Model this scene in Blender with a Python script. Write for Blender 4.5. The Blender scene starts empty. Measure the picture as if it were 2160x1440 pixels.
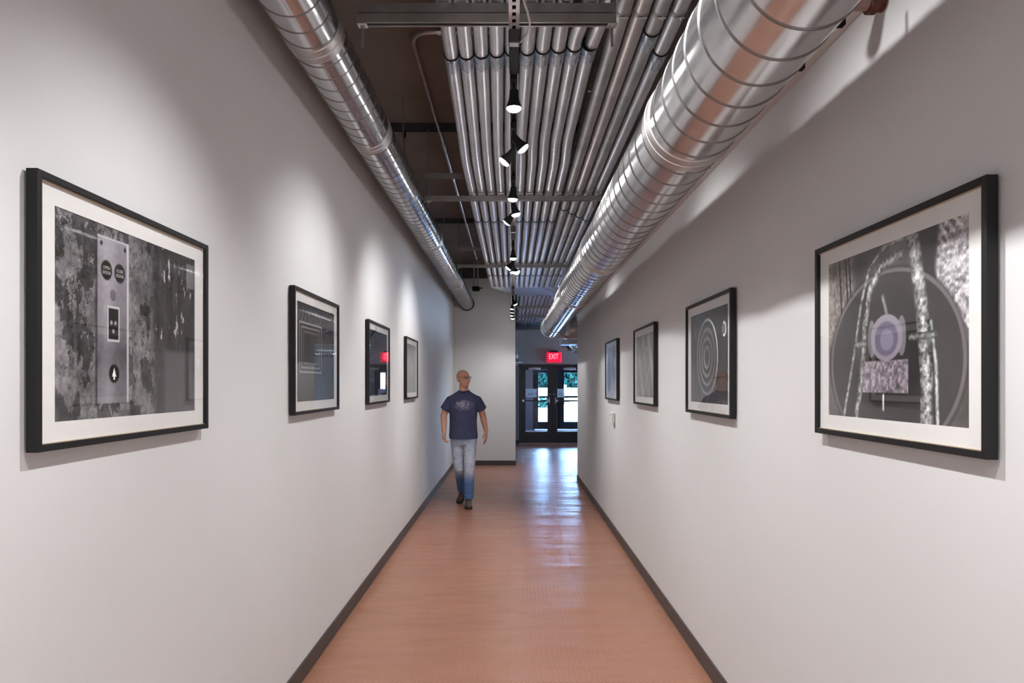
import bpy, math, random
import numpy as np
from mathutils import Vector, Matrix
random.seed(7)
PI = math.pi
sc = bpy.context.scene
col = sc.collection

# ------------------------------------------------------------------ camera
cam_d = bpy.data.cameras.new('camera')
cam_d.sensor_width = 36.0
cam_d.lens = 24.0
cam_d.shift_x = -1.0 / 2160
cam_d.shift_y = 90.0 / 2160
cam_d.clip_start = 0.05
cam_d.clip_end = 300
cam = bpy.data.objects.new('camera', cam_d)
cam.location = (0, 0, 1.6)
cam.rotation_euler = (PI / 2, 0, 0)
col.objects.link(cam)
sc.camera = cam

# ------------------------------------------------------------------ world, sun, exposure
sc.view_settings.view_transform = 'Standard'
sc.view_settings.look = 'None'
sc.view_settings.gamma = 1.0
sc.view_settings.use_curve_mapping = False
sc.view_settings.exposure = 0.32

wd = bpy.data.worlds.new('world')
sc.world = wd
wd.use_nodes = True
wn = wd.node_tree.nodes
wl = wd.node_tree.links
for n in list(wn):
    wn.remove(n)
w_out = wn.new('ShaderNodeOutputWorld')
w_bg = wn.new('ShaderNodeBackground')
w_ramp = wn.new('ShaderNodeValToRGB')
w_tc = wn.new('ShaderNodeTexCoord')
w_sep = wn.new('ShaderNodeSeparateXYZ')
wl.new(w_tc.outputs['Generated'], w_sep.inputs[0])
wl.new(w_sep.outputs['Z'], w_ramp.inputs[0])
w_ramp.color_ramp.elements[0].color = (0.46, 0.70, 1.0, 1)
w_ramp.color_ramp.elements[1].color = (0.20, 0.42, 1.0, 1)
wl.new(w_ramp.outputs[0], w_bg.inputs[0])
w_bg.inputs[1].default_value = 58.0
wl.new(w_bg.outputs[0], w_out.inputs[0])

sun_d = bpy.data.lights.new('sun', 'SUN')
sun_d.energy = 110.0
sun_d.angle = 0.01
sun_d.color = (1.0, 0.97, 0.93)
sun = bpy.data.objects.new('sun', sun_d)
sun.rotation_euler = (math.radians(42), math.radians(12), 0)
sun.location = (0, 30, 20)
col.objects.link(sun)


def area_light(name, loc, size, energy, color=(1, 1, 1), rot=(0, 0, 0)):
    d = bpy.data.lights.new(name, 'AREA')
    d.shape = 'RECTANGLE'
    d.size, d.size_y = size
    d.energy = energy
    d.color = color
    o = bpy.data.objects.new(name, d)
    o.location = loc
    o.rotation_euler = rot
    col.objects.link(o)
    return o


LAMP_COL = (1.0, 0.993, 0.99)
SPOT_W = 76.0


def spot_light(loc, aim, energy, angle=104, blend=1.0, radius=0.022):
    d = bpy.data.lights.new('lamp_light', 'SPOT')
    d.energy = energy
    d.spot_size = math.radians(angle)
    d.spot_blend = blend
    d.shadow_soft_size = radius
    d.color = LAMP_COL
    o = bpy.data.objects.new('lamp_light', d)
    o.location = loc
    v = Vector(aim) - Vector(loc)
    o.rotation_euler = v.to_track_quat('-Z', 'Y').to_euler()
    col.objects.link(o)
    return o


# the hall goes on behind the camera: the track lamps above and behind the camera, plus an added fill panel
for yy in (-3.4,):
    area_light('rear_fill_panel', (0, yy, 2.9), (0.6, 1.5), 60, LAMP_COL)
for (yy, ax, ay) in ((1.95, -1.14, 2.05), (1.92, 1.085, 1.95), (1.0, -1.14, 0.9), (0.9, 1.085, 0.7),
                     (-0.3, -1.14, 0.0), (-0.35, 1.085, 0.0), (-1.6, 0.0, -1.2)):
    spot_light((0.0, yy, 2.88), (ax, ay, 0.95), SPOT_W * ((1.3 if ax > 0 else 1.1) if yy > 1.5 else 0.9), 120 if ax > 0 else (96 if yy > 1.5 else 84))
fill_d = bpy.data.lights.new('rear_fill_point', 'POINT')  # added point fill behind the camera, lifts walls, ceiling and pipes
fill_d.energy = 55
fill_d.color = LAMP_COL
fill_d.shadow_soft_size = 0.25
fill_o = bpy.data.objects.new('rear_fill_point', fill_d)
fill_o.location = (0, -2.3, 1.7)
col.objects.link(fill_o)
SPILL_W = 0.9
# daylit lobby beyond the right wall gets its daylight through its own windows (real openings, see below)

# ------------------------------------------------------------------ materials


def srgb(r, g, b):
    def f(c):
        c /= 255.0
        return c / 12.92 if c <= 0.04045 else ((c + 0.055) / 1.055) ** 2.4
    return (f(r), f(g), f(b), 1)


def new_mat(name):
    m = bpy.data.materials.new(name)
    m.use_nodes = True
    nt = m.node_tree
    b = nt.nodes['Principled BSDF']
    return m, nt, b


def setp(b, **k):
    names = {'color': 'Base Color', 'rough': 'Roughness', 'metal': 'Metallic', 'spec': 'Specular IOR Level',
             'coat': 'Coat Weight', 'coat_rough': 'Coat Roughness', 'emit': 'Emission Color',
             'emit_s': 'Emission Strength', 'sheen': 'Sheen Weight', 'sub': 'Subsurface Weight'}
    for a, v in k.items():
        b.inputs[names[a]].default_value = v


def noise(nt, scale, detail=3, rough=0.55, coord='Object', vec_scale=None):
    tc = nt.nodes.new('ShaderNodeTexCoord')
    n = nt.nodes.new('ShaderNodeTexNoise')
    n.inputs['Scale'].default_value = scale
    n.inputs['Detail'].default_value = detail
    n.inputs['Roughness'].default_value = rough
    if vec_scale:
        mp = nt.nodes.new('ShaderNodeMapping')
        mp.inputs['Scale'].default_value = vec_scale
        nt.links.new(tc.outputs[coord], mp.inputs[0])
        nt.links.new(mp.outputs[0], n.inputs['Vector'])
    else:
        nt.links.new(tc.outputs[coord], n.inputs['Vector'])
    return n


def ramp(nt, src, stops):
    r = nt.nodes.new('ShaderNodeValToRGB')
    e = r.color_ramp.elements
    e[0].position, e[0].color = stops[0]
    e[1].position, e[1].color = stops[-1]
    for p, c in stops[1:-1]:
        x = e.new(p)
        x.color = c
    nt.links.new(src, r.inputs[0])
    return r


def bump(nt, b, src, strength, dist=0.01):
    bp = nt.nodes.new('ShaderNodeBump')
    bp.inputs['Strength'].default_value = strength
    bp.inputs['Distance'].default_value = dist
    nt.links.new(src, bp.inputs['Height'])
    nt.links.new(bp.outputs[0], b.inputs['Normal'])


def simple(name, color, rough=0.5, metal=0.0, var=0.08, nscale=6.0, bump_s=0.0, coat=0.0, spec=0.5, coord='Object'):
    """principled colour with a little procedural variation"""
    m, nt, b = new_mat(name)
    c = color if len(color) == 4 else (*color, 1)
    n = noise(nt, nscale, 4, 0.6, coord)
    lo = tuple(x * (1 - var) for x in c[:3]) + (1,)
    hi = tuple(min(1, x * (1 + var)) for x in c[:3]) + (1,)
    r = ramp(nt, n.outputs['Fac'], [(0.3, lo), (0.7, hi)])
    nt.links.new(r.outputs[0], b.inputs['Base Color'])
    setp(b, rough=rough, metal=metal, coat=coat, spec=spec)
    if bump_s:
        n2 = noise(nt, nscale * 12, 3, 0.6, coord)
        bump(nt, b, n2.outputs['Fac'], bump_s, 0.002)
    return m


M = {}
M['wall'] = simple('wall_paint', (0.595, 0.590, 0.592), 0.62, var=0.015, nscale=1.2, bump_s=0.05, spec=0.25)
M['wall_door'] = simple('wall_paint_grey', (0.25, 0.235, 0.235), 0.65, var=0.03, nscale=2, spec=0.25)
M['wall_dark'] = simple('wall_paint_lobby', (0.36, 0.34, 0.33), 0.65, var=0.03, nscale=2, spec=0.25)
M['ceiling'] = simple('ceiling_paint', (0.20, 0.157, 0.132), 0.8, var=0.18, nscale=0.9, bump_s=0.1, spec=0.2)
M['baseboard'] = simple('baseboard_vinyl', (0.050, 0.041, 0.039), 0.45, var=0.15, nscale=5)
M['black_frame'] = simple('black_lacquer', (0.0075, 0.007, 0.0075), 0.5, var=0.15, nscale=8, spec=0.3)
M['mat_board'] = simple('mat_board', (0.72, 0.705, 0.69), 0.75, var=0.02, nscale=30)
M['mat_bevel'] = simple('frame_lip', (0.55, 0.42, 0.28), 0.5, var=0.1)
M['black_metal'] = simple('black_metal', (0.012, 0.012, 0.013), 0.8, metal=0.0, var=0.2, nscale=20, spec=0.1)
M['dark_steel'] = simple('dark_steel', (0.060, 0.054, 0.052), 0.5, metal=0.6, var=0.2, nscale=8)
M['white_plastic'] = simple('white_plastic', (0.70, 0.68, 0.66), 0.4, var=0.03)
M['rust'] = simple('rusty_pipe', (0.10, 0.025, 0.018), 0.7, var=0.5, nscale=40)
M['pink_pipe'] = simple('painted_pipe', (0.30, 0.20, 0.17), 0.5, var=0.2, nscale=14)
M['brushed'] = simple('brushed_steel', (0.55, 0.54, 0.53), 0.35, metal=1.0, var=0.1, nscale=12)
M['black_door'] = simple('black_aluminium', (0.010, 0.010, 0.012), 0.35, var=0.1, nscale=5)
M['navy_mat'] = simple('vestibule_carpet', (0.020, 0.024, 0.045), 0.9, var=0.5, nscale=40)
M['vest_panel'] = simple('vestibule_panel', (0.33, 0.31, 0.37), 0.6, var=0.05)
M['pavement'] = simple('pavement_concrete', (0.62, 0.62, 0.60), 0.9, var=0.08, nscale=1.0)
M['leaf'] = simple('tree_leaves', (0.0035, 0.0165, 0.0130), 1.0, var=0.6, nscale=3.0, spec=0.0)
M['bark'] = simple('tree_bark', (0.07, 0.05, 0.04), 0.9, var=0.3, nscale=8)
M['far_wall'] = simple('pale_block_wall', (0.60, 0.60, 0.60), 0.9, var=0.05)
M['car_paint'] = simple('grey_car_paint', (0.12, 0.13, 0.16), 0.25, var=0.05)
M['tyre'] = simple('tyre_rubber', (0.02, 0.02, 0.02), 0.8, var=0.1)
M['decal_white'] = simple('frosted_vinyl', (0.50, 0.58, 0.70), 0.6, var=0.03)
def translucent_mat(name, c):
    m = bpy.data.materials.new(name)
    m.use_nodes = True
    nt = m.node_tree
    b = nt.nodes['Principled BSDF']
    setp(b, color=(*c, 1), rough=0.7)
    tl = nt.nodes.new('ShaderNodeBsdfTranslucent')
    tl.inputs[0].default_value = (*c, 1)
    mx = nt.nodes.new('ShaderNodeMixShader')
    mx.inputs[0].default_value = 0.6
    nt.links.new(b.outputs[0], mx.inputs[1])
    nt.links.new(tl.outputs[0], mx.inputs[2])
    nt.links.new(mx.outputs[0], nt.nodes['Material Output'].inputs[0])
    return m
M['decal_white'] = translucent_mat('frosted_film', (0.75, 0.80, 0.86))
M['decal_dark'] = simple('dark_vinyl', (0.03, 0.03, 0.04), 0.5, var=0.05)
M['cord'] = simple('grey_cord', (0.40, 0.38, 0.36), 0.5, var=0.1)

# galvanised conduit
m, nt, b = new_mat('galvanised_conduit')
n1 = noise(nt, 5.0, 5, 0.65, vec_scale=(6, 1, 6))
r1 = ramp(nt, n1.outputs['Fac'], [(0.25, (0.48, 0.48, 0.50, 1)), (0.55, (0.62, 0.62, 0.65, 1)), (0.8, (0.66, 0.63, 0.60, 1))])
nt.links.new(r1.outputs[0], b.inputs['Base Color'])
r2 = ramp(nt, n1.outputs['Fac'], [(0.3, (0.30,) * 3 + (1,)), (0.75, (0.44,) * 3 + (1,))])
nt.links.new(r2.outputs[0], b.inputs['Roughness'])
setp(b, metal=0.85)
M['conduit'] = m
M['conduit_warm'] = simple('aged_conduit', (0.54, 0.49, 0.48), 0.36, metal=0.8, var=0.15, nscale=6)
M['conduit_dark'] = simple('dull_conduit', (0.42, 0.415, 0.41), 0.42, metal=0.75, var=0.2, nscale=6)
M['coupling'] = simple('bluish_coupling', (0.36, 0.40, 0.46), 0.33, metal=0.9, var=0.2, nscale=30)
M['strut'] = simple('galvanised_strut', (0.26, 0.245, 0.235), 0.45, metal=0.75, var=0.12, nscale=10)
M['strut_pale'] = simple('pale_strut', (0.42, 0.385, 0.38), 0.5, metal=0.45, var=0.1, nscale=10)
# printed sticker with rows of dark marks
m, nt, b = new_mat('printed_sticker')
tc = nt.nodes.new('ShaderNodeTexCoord')
mp = nt.nodes.new('ShaderNodeMapping')
mp.inputs['Scale'].default_value = (420, 110, 420)
vo = nt.nodes.new('ShaderNodeTexVoronoi')
vo.distance = 'CHEBYCHEV'
vo.inputs['Scale'].default_value = 1.0
nt.links.new(tc.outputs['Object'], mp.inputs[0])
nt.links.new(mp.outputs[0], vo.inputs['Vector'])
rr = ramp(nt, vo.outputs['Distance'], [(0.30, (0.03, 0.035, 0.05, 1)), (0.42, (0.50, 0.52, 0.56, 1))])
nt.links.new(rr.outputs[0], b.inputs['Base Color'])
setp(b, rough=0.4)
M['sticker'] = m

# spiral duct metal
def duct_mat(name, base, r_lo, r_hi, spangle):
    m, nt, b = new_mat(name)
    n1 = noise(nt, 9.0, 6, 0.7)
    n2 = noise(nt, 1.6, 3, 0.5, vec_scale=(1, 0.35, 1))
    mx = nt.nodes.new('ShaderNodeMath')
    mx.operation = 'MULTIPLY_ADD'
    nt.links.new(n1.outputs['Fac'], mx.inputs[0])
    mx.inputs[1].default_value = spangle
    nt.links.new(n2.outputs['Fac'], mx.inputs[2])
    rc = ramp(nt, mx.outputs[0], [(0.35, tuple(x * 0.80 for x in base) + (1,)), (1.05, tuple(base) + (1,))])
    nt.links.new(rc.outputs[0], b.inputs['Base Color'])
    rg = ramp(nt, mx.outputs[0], [(0.45, (r_lo,) * 3 + (1,)), (1.0, (r_hi,) * 3 + (1,))])
    nt.links.new(rg.outputs[0], b.inputs['Roughness'])
    n3 = noise(nt, 160.0, 2, 0.6)
    bump(nt, b, n3.outputs['Fac'], 0.02 * spangle, 0.001)
    setp(b, metal=0.97)
    return m
M['duct_left'] = duct_mat('spiral_duct_left', (0.70, 0.70, 0.71), 0.11, 0.20, 0.5)
M['duct_right'] = duct_mat('spiral_duct_right', (0.74, 0.74, 0.75), 0.13, 0.25, 0.6)
M['duct_band'] = simple('duct_band', (0.50, 0.47, 0.46), 0.42, metal=0.9, var=0.1, nscale=12)
M['seam'] = simple('duct_seam', (0.24, 0.235, 0.23), 0.40, metal=0.9, var=0.08, nscale=12)

# floor
def floor_mat(name, base):
    m, nt, b = new_mat(name)
    n1 = noise(nt, 1.3, 4, 0.6)
    n2 = noise(nt, 26.0, 3, 0.6)
    ad = nt.nodes.new('ShaderNodeMath')
    ad.operation = 'MULTIPLY_ADD'
    nt.links.new(n2.outputs['Fac'], ad.inputs[0])
    ad.inputs[1].default_value = 0.5
    nt.links.new(n1.outputs['Fac'], ad.inputs[2])
    rc = ramp(nt, ad.outputs[0], [(0.45, tuple(x * 0.86 for x in base) + (1,)), (1.0, tuple(x * 1.12 for x in base) + (1,))])
    nt.links.new(rc.outputs[0], b.inputs['Base Color'])
    n3 = noise(nt, 0.9, 2, 0.5, vec_scale=(1.0, 1.0, 1))
    rg = ramp(nt, n3.outputs['Fac'], [(0.3, (0.285,) * 3 + (1,)), (0.7, (0.35,) * 3 + (1,))])
    nt.links.new(rg.outputs[0], b.inputs['Roughness'])
    # the vinyl lies a little wavy, mostly across the corridor
    ge = nt.nodes.new('ShaderNodeNewGeometry')
    mp = nt.nodes.new('ShaderNodeMapping')
    mp.inputs['Scale'].default_value = (0.9, 2.6, 1)
    n4 = nt.nodes.new('ShaderNodeTexNoise')
    n4.inputs['Scale'].default_value = 1.0
    n4.inputs['Detail'].default_value = 2.5
    nt.links.new(ge.outputs['Position'], mp.inputs[0])
    nt.links.new(mp.outputs[0], n4.inputs['Vector'])
    bump(nt, b, n4.outputs['Fac'], 1.0, 0.030)
    setp(b, spec=0.95)
    return m
FLOOR_BASE = (0.258, 0.117, 0.072)
M['floor_tile'] = floor_mat('terracotta_vinyl', FLOOR_BASE)
M['tread'] = floor_mat('terracotta_tread', tuple(x * 1.65 for x in FLOOR_BASE))  # same vinyl lightened: worn tops, with lamp glints put into the colour
M['joint'] = simple('floor_joint', (0.16, 0.085, 0.065), 0.7, var=0.1)

# glass: thin pane = clear with fresnel reflection
def glass_mat(name, tint=(1, 1, 1, 1), ior=1.5, rough=0.0):
    m = bpy.data.materials.new(name)
    m.use_nodes = True
    nt = m.node_tree
    for n in list(nt.nodes):
        nt.nodes.remove(n)
    out = nt.nodes.new('ShaderNodeOutputMaterial')
    mix = nt.nodes.new('ShaderNodeMixShader')
    tr = nt.nodes.new('ShaderNodeBsdfTransparent')
    gl = nt.nodes.new('ShaderNodeBsdfGlossy')
    fr = nt.nodes.new('ShaderNodeFresnel')
    # same reflection from either side of the thin pane
    ge = nt.nodes.new('ShaderNodeNewGeometry')
    mr = nt.nodes.new('ShaderNodeMapRange')
    mr.inputs[3].default_value, mr.inputs[4].default_value = ior, 1.0 / ior
    nt.links.new(ge.outputs['Backfacing'], mr.inputs[0])
    nt.links.new(mr.outputs[0], fr.inputs['IOR'])
    tr.inputs[0].default_value = tint
    gl.inputs['Roughness'].default_value = rough
    nt.links.new(fr.outputs[0], mix.inputs[0])
    nt.links.new(tr.outputs[0], mix.inputs[1])
    nt.links.new(gl.outputs[0], mix.inputs[2])
    nt.links.new(mix.outputs[0], out.inputs[0])
    return m
M['pic_glass'] = glass_mat('picture_glass', (1, 1, 1, 1), 1.36)
M['door_glass'] = glass_mat('door_glass', (0.92, 0.96, 1.0, 1), 1.45)
M['spec_glass'] = glass_mat('spectacle_glass', (0.9, 0.9, 0.9, 1), 1.4)

def emit_mat(name, color, s):
    m, nt, b = new_mat(name)
    setp(b, color=(0.02, 0.02, 0.02, 1), emit=(*color, 1), emit_s=s)
    return m
M['lens'] = emit_mat('lamp_lens', (1.0, 0.97, 0.95), 40.0)
M['exit_red'] = emit_mat('exit_red', (1.0, 0.0, 0.05), 0.85)
M['exit_letter'] = emit_mat('exit_letter', (1.0, 0.40, 0.48), 1.3)

# vertex-coloured print
m, nt, b = new_mat('photo_print')
at = nt.nodes.new('ShaderNodeVertexColor')
at.layer_name = 'ink'
nt.links.new(at.outputs[0], b.inputs['Base Color'])
setp(b, rough=0.55, spec=0.3)
M['print'] = m

# ------------------------------------------------------------------ mesh builder


class MB:
    def __init__(self):
        self.v = []
        self.f = []

    def add(self, vs, fs):
        o = len(self.v)
        self.v.extend([tuple(p) for p in vs])
        self.f.extend([tuple(i + o for i in f) for f in fs])
        return self

    def box(self, x0, x1, y0, y1, z0, z1):
        vs = [(x0, y0, z0), (x1, y0, z0), (x1, y1, z0), (x0, y1, z0), (x0, y0, z1), (x1, y0, z1), (x1, y1, z1), (x0, y1, z1)]
        fs = [(0, 3, 2, 1), (4, 5, 6, 7), (0, 1, 5, 4), (1, 2, 6, 5), (2, 3, 7, 6), (3, 0, 4, 7)]
        return self.add(vs, fs)

    def bbox(self, x0, x1, y0, y1, z0, z1, c):
        """box with chamfered edges (c)"""
        vs = []
        for (x, sx) in ((x0, 1), (x1, -1)):
            for (y, sy) in ((y0, 1), (y1, -1)):
                for (z, sz) in ((z0, 1), (z1, -1)):
                    vs += [(x, y + sy * c, z + sz * c), (x + sx * c, y, z + sz * c), (x + sx * c, y + sy * c, z)]
        bm = hull(vs)
        return self.add(*bm)

    def cyl(self, p0, p1, r0, r1=None, n=16, caps=True):
        r1 = r0 if r1 is None else r1
        return self.tube([p0, p1], [r0, r1], n, caps)

    def tube(self, pts, r, n=16, caps=True):
        pts = [Vector(p) for p in pts]
        rs = r if isinstance(r, (list, tuple)) else [r] * len(pts)
        tang = []
        for i in range(len(pts)):
            a = pts[max(i - 1, 0)]
            c = pts[min(i + 1, len(pts) - 1)]
            tang.append((c - a).normalized())
        up = Vector((0, 0, 1)) if abs(tang[0].z) < 0.9 else Vector((0, 1, 0))
        x = tang[0].cross(up).normalized()
        base = len(self.v)
        for i, p in enumerate(pts):
            t = tang[i]
            x = (x - t * x.dot(t)).normalized()
            y = t.cross(x)
            for k in range(n):
                a = 2 * PI * k / n
                q = p + (x * math.cos(a) + y * math.sin(a)) * rs[i]
                self.v.append(tuple(q))
        for i in range(len(pts) - 1):
            for k in range(n):
                k2 = (k + 1) % n
                a, b_ = base + i * n + k, base + i * n + k2
                self.f.append((a, a + n, b_ + n, b_))
        if caps:
            self.f.append(tuple(base + k for k in range(n)))
            e = base + (len(pts) - 1) * n
            self.f.append(tuple(e + k for k in reversed(range(n))))
        return self

    def lathe(self, prof, origin=(0, 0, 0), n=24, axis='z'):
        """prof: list of (r, h)"""
        base = len(self.v)
        ox, oy, oz = origin
        for (r, h) in prof:
            for k in range(n):
                a = 2 * PI * k / n
                c, s = math.cos(a) * r, math.sin(a) * r
                if axis == 'z':
                    self.v.append((ox + c, oy + s, oz + h))
                elif axis == 'y':
                    self.v.append((ox + c, oy + h, oz - s))
                else:
                    self.v.append((ox + h, oy + c, oz + s))
        for i in range(len(prof) - 1):
            for k in range(n):
                k2 = (k + 1) % n
                a, b_ = base + i * n + k, base + i * n + k2
                self.f.append((a, b_, b_ + n, a + n))
        self.f.append(tuple(base + k for k in reversed(range(n))))
        e = base + (len(prof) - 1) * n
        self.f.append(tuple(e + k for k in range(n)))
        return self

    def ellipsoid(self, c, r, rot=None, nu=20, nv=12):
        base = len(self.v)
        vs = []
        vs.append(Vector((0, 0, -1)))
        for j in range(1, nv):
            ph = -PI / 2 + PI * j / nv
            for i in range(nu):
                a = 2 * PI * i / nu
                vs.append(Vector((math.cos(ph) * math.cos(a), math.cos(ph) * math.sin(a), math.sin(ph))))
        vs.append(Vector((0, 0, 1)))
        for q in vs:
            p = Vector((q.x * r[0], q.y * r[1], q.z * r[2]))
            if rot is not None:
                p = rot @ p
            self.v.append(tuple(p + Vector(c)))
        for i in range(nu):
            self.f.append((base, base + 1 + (i + 1) % nu, base + 1 + i))
        for j in range(nv - 2):
            for i in range(nu):
                a = base + 1 + j * nu + i
                b_ = base + 1 + j * nu + (i + 1) % nu
                self.f.append((a, b_, b_ + nu, a + nu))
        top = base + 1 + (nv - 1) * nu
        for i in range(nu):
            a = base + 1 + (nv - 2) * nu
            self.f.append((a + i, a + (i + 1) % nu, top))
        return self

    def capsule(self, p0, p1, r0, r1, n=14):
        self.cyl(p0, p1, r0, r1, n)
        self.ellipsoid(p0, (r0,) * 3, None, n, 8)
        self.ellipsoid(p1, (r1,) * 3, None, n, 8)
        return self

    def loft(self, rings, n=28):
        """rings: (cx, cy, z, rx, ry) stacked upwards, closed"""
        base = len(self.v)
        for (cx, cy, z, rx, ry) in rings:
            for k in range(n):
                a = 2 * PI * k / n
                self.v.append((cx + math.cos(a) * rx, cy + math.sin(a) * ry, z))
        for i in range(len(rings) - 1):
            for k in range(n):
                k2 = (k + 1) % n
                a, b_ = base + i * n + k, base + i * n + k2
                self.f.append((a, b_, b_ + n, a + n))
        self.f.append(tuple(base + k for k in reversed(range(n))))
        e = base + (len(rings) - 1) * n
        self.f.append(tuple(e + k for k in range(n)))
        return self


def hull(vs):
    import bmesh
    bm = bmesh.new()
    for p in vs:
        bm.verts.new(p)
    bmesh.ops.convex_hull(bm, input=bm.verts)
    bmesh.ops.dissolve_limit(bm, angle_limit=0.01, verts=bm.verts, edges=bm.edges)
    bm.verts.ensure_lookup_table()
    bm.verts.index_update()
    out = ([tuple(p.co) for p in bm.verts], [tuple(q.index for q in f.verts) for f in bm.faces])
    bm.free()
    return out


WORLD = {}


def wloc(o):
    p = Vector((0, 0, 0))
    while o is not None:
        p = p + Vector(o.location)
        o = o.parent
    return p


def mesh_from(name, mb, mat, smooth=None, off=(0, 0, 0)):
    me = bpy.data.meshes.new(name)
    ox, oy, oz = off
    me.from_pydata([(x - ox, y - oy, z - oz) for (x, y, z) in mb.v], [], mb.f)
    me.update()
    if mat is not None:
        me.materials.append(mat)
    if smooth is not None:
        me.polygons.foreach_set('use_smooth', [True] * len(me.polygons))
        if smooth < 180:
            me.set_sharp_from_angle(angle=math.radians(smooth))
    return me


def obj(name, mb, mat, parent=None, smooth=None, label=None):
    """link one mesh object; world coordinates in, parent-relative mesh out"""
    off = wloc(parent) if parent is not None else (0, 0, 0)
    o = bpy.data.objects.new(name, mesh_from(name, mb, mat, smooth, off))
    col.objects.link(o)
    if parent is not None:
        o.parent = parent
    if label:
        o['label'] = label
    return o


def thing(name, label, cat, loc=(0, 0, 0), group=None):
    o = bpy.data.objects.new(name, None)
    o.empty_display_size = 0.1
    o.location = loc
    col.objects.link(o)
    o['label'] = label
    o['category'] = cat
    if group:
        o['group'] = group
    return o


def tag(o, label, cat, group=None):
    o['label'] = label
    o['category'] = cat
    if group:
        o['group'] = group
    return o


def struct(name, mb, mat, smooth=None):
    o = obj(name, mb, mat, None, smooth)
    o['kind'] = 'structure'
    return o


def copy_tree(o, parent=None):
    c = o.copy()
    col.objects.link(c)
    if parent is not None:
        c.parent = parent
    for ch in list(o.children):
        copy_tree(ch, c)
    return c


def text_mesh(body, size, extrude, name, align='CENTER'):
    cu = bpy.data.curves.new(name, 'FONT')
    cu.body = body
    cu.size = size
    cu.extrude = extrude
    cu.align_x = align
    cu.align_y = 'CENTER'
    cu.resolution_u = 3
    t = bpy.data.objects.new(name, cu)
    col.objects.link(t)
    bpy.context.view_layer.update()
    dg = bpy.context.evaluated_depsgraph_get()
    me = bpy.data.meshes.new_from_object(t.evaluated_get(dg))
    bpy.data.objects.remove(t)
    bpy.data.curves.remove(cu)
    me.name = name
    return me


def text_obj(name, body, size, mat, parent, loc, mtx, extrude=0.001, sx=1.0):
    """mtx: 3x3 giving the text plane axes; loc in world"""
    me = text_mesh(body, size, extrude, name)
    off = wloc(parent) if parent is not None else Vector((0, 0, 0))
    T = Matrix.Translation(Vector(loc) - off) @ mtx.to_4x4() @ Matrix.Diagonal((sx, 1, 1, 1))
    me.transform(T)
    me.materials.clear()
    me.materials.append(mat)
    o = bpy.data.objects.new(name, me)
    col.objects.link(o)
    o.parent = parent
    return o


# ------------------------------------------------------------------ dimensions
XL, XR = -1.14, 1.085         # wall faces
YB = -5.0                     # end of hall behind the camera
YF = 13.47                    # far wall face (left part)
XF = 0.056                    # right edge of the far wall
YR = 11.4                     # end of right wall
ZC = 3.95                     # ceiling
YD = 18.4                     # door wall face
XLOB = 5.0                    # lobby side wall
T = 0.15

# ------------------------------------------------------------------ room shell
struct('wall_left', MB().box(XL - T, XL, YB, YF + T, 0, ZC), M['wall'])
struct('wall_right', MB().box(XR, XR + T, YB, YR, 0, ZC), M['wall'])
struct('wall_rear', MB().box(XL - T, XR + T, YB - T, YB, 0, ZC), M['wall'])
struct('wall_far', MB().box(XL, XF, YF, YF + 0.2, 0, ZC), M['wall'])
struct('wall_passage', MB().box(XF - T, XF, YF + 0.2, YD, 0, ZC), M['wall_dark'])
struct('ceiling', MB().box(XL - T, XLOB + T, YB - T, 24.3, ZC, ZC + 0.15), M['ceiling'])
# lobby
struct('wall_lobby_near', MB().box(XR + T, XLOB, YR - T, YR, 0, ZC), M['wall_dark'])
wl_mb = MB()
wl_mb.box(XLOB, XLOB + T, YR - T, 12.3, 0, ZC)
wl_mb.box(XLOB, XLOB + T, 17.6, YD, 0, ZC)
wl_mb.box(XLOB, XLOB + T, 12.3, 17.6, 0, 0.9)
wl_mb.box(XLOB, XLOB + T, 12.3, 16.3, 0.9, ZC)
wl_mb.box(XLOB, XLOB + T, 16.3, 17.6, 1.7, ZC)
struct('wall_lobby_side', wl_mb, M['wall_dark'])
# door wall: header above the doors, lower than the ceiling, jamb pieces left and right
DX0, DX1, DZ = 0.178, 1.962, 2.135
dw = MB()
dw.box(XF - T, XLOB, YD, YD + 0.16, DZ, 3.07)
dw.box(XF - T, DX0, YD, YD + 0.16, 0, DZ)
dw.box(DX1, XLOB, YD, YD + 0.16, 0, DZ)
struct('wall_doors', dw, M['wall_door'])
# vestibule beyond
vb = MB()
vb.box(XF - 0.3, XF - T, YD, 24.2, 0, ZC)
vb.box(3.2, 3.35, YD + 0.16, 24.2, 0, ZC)
struct('wall_vestibule_side', vb, M['wall_dark'])
struct('wall_vestibule_upper', MB().box(XF - T, 3.2, 20.6, 20.75, 2.5, ZC), M['wall_dark'])
vo_mb = MB()
OX0, OX1 = 0.72, 2.62
vo_mb.box(XF - T, OX0 - 0.27, 24.0, 24.2, 0, ZC)
vo_mb.box(OX1, 3.2, 24.0, 24.2, 0, ZC)
vo_mb.box(OX0 - 0.27, OX1, 24.0, 24.2, 2.12, ZC)
struct('wall_vestibule_front', vo_mb, M['wall_dark'])
obj('trim_5', MB().box(OX0 - 0.27, OX0, 23.97, 24.2, 0, 2.12), M['vest_panel'])['kind'] = 'structure'

# picture-rail ledge high on the right wall
struct('trim_1', MB().box(XR - 0.03, XR, YB, YR, 2.755, 2.80), M['wall'])
# dark beam where the ceiling meets the far wall
struct('trim_2', MB().box(XL, XF, YF - 0.10, YF, 3.68, ZC), M['dark_steel'])
# corner bead at the end of the right wall and the far wall
struct('trim_3', MB().box(XF - 0.012, XF + 0.004, YF - 0.004, YF + 0.204, 0.095, 2.2), M['wall'])

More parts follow.
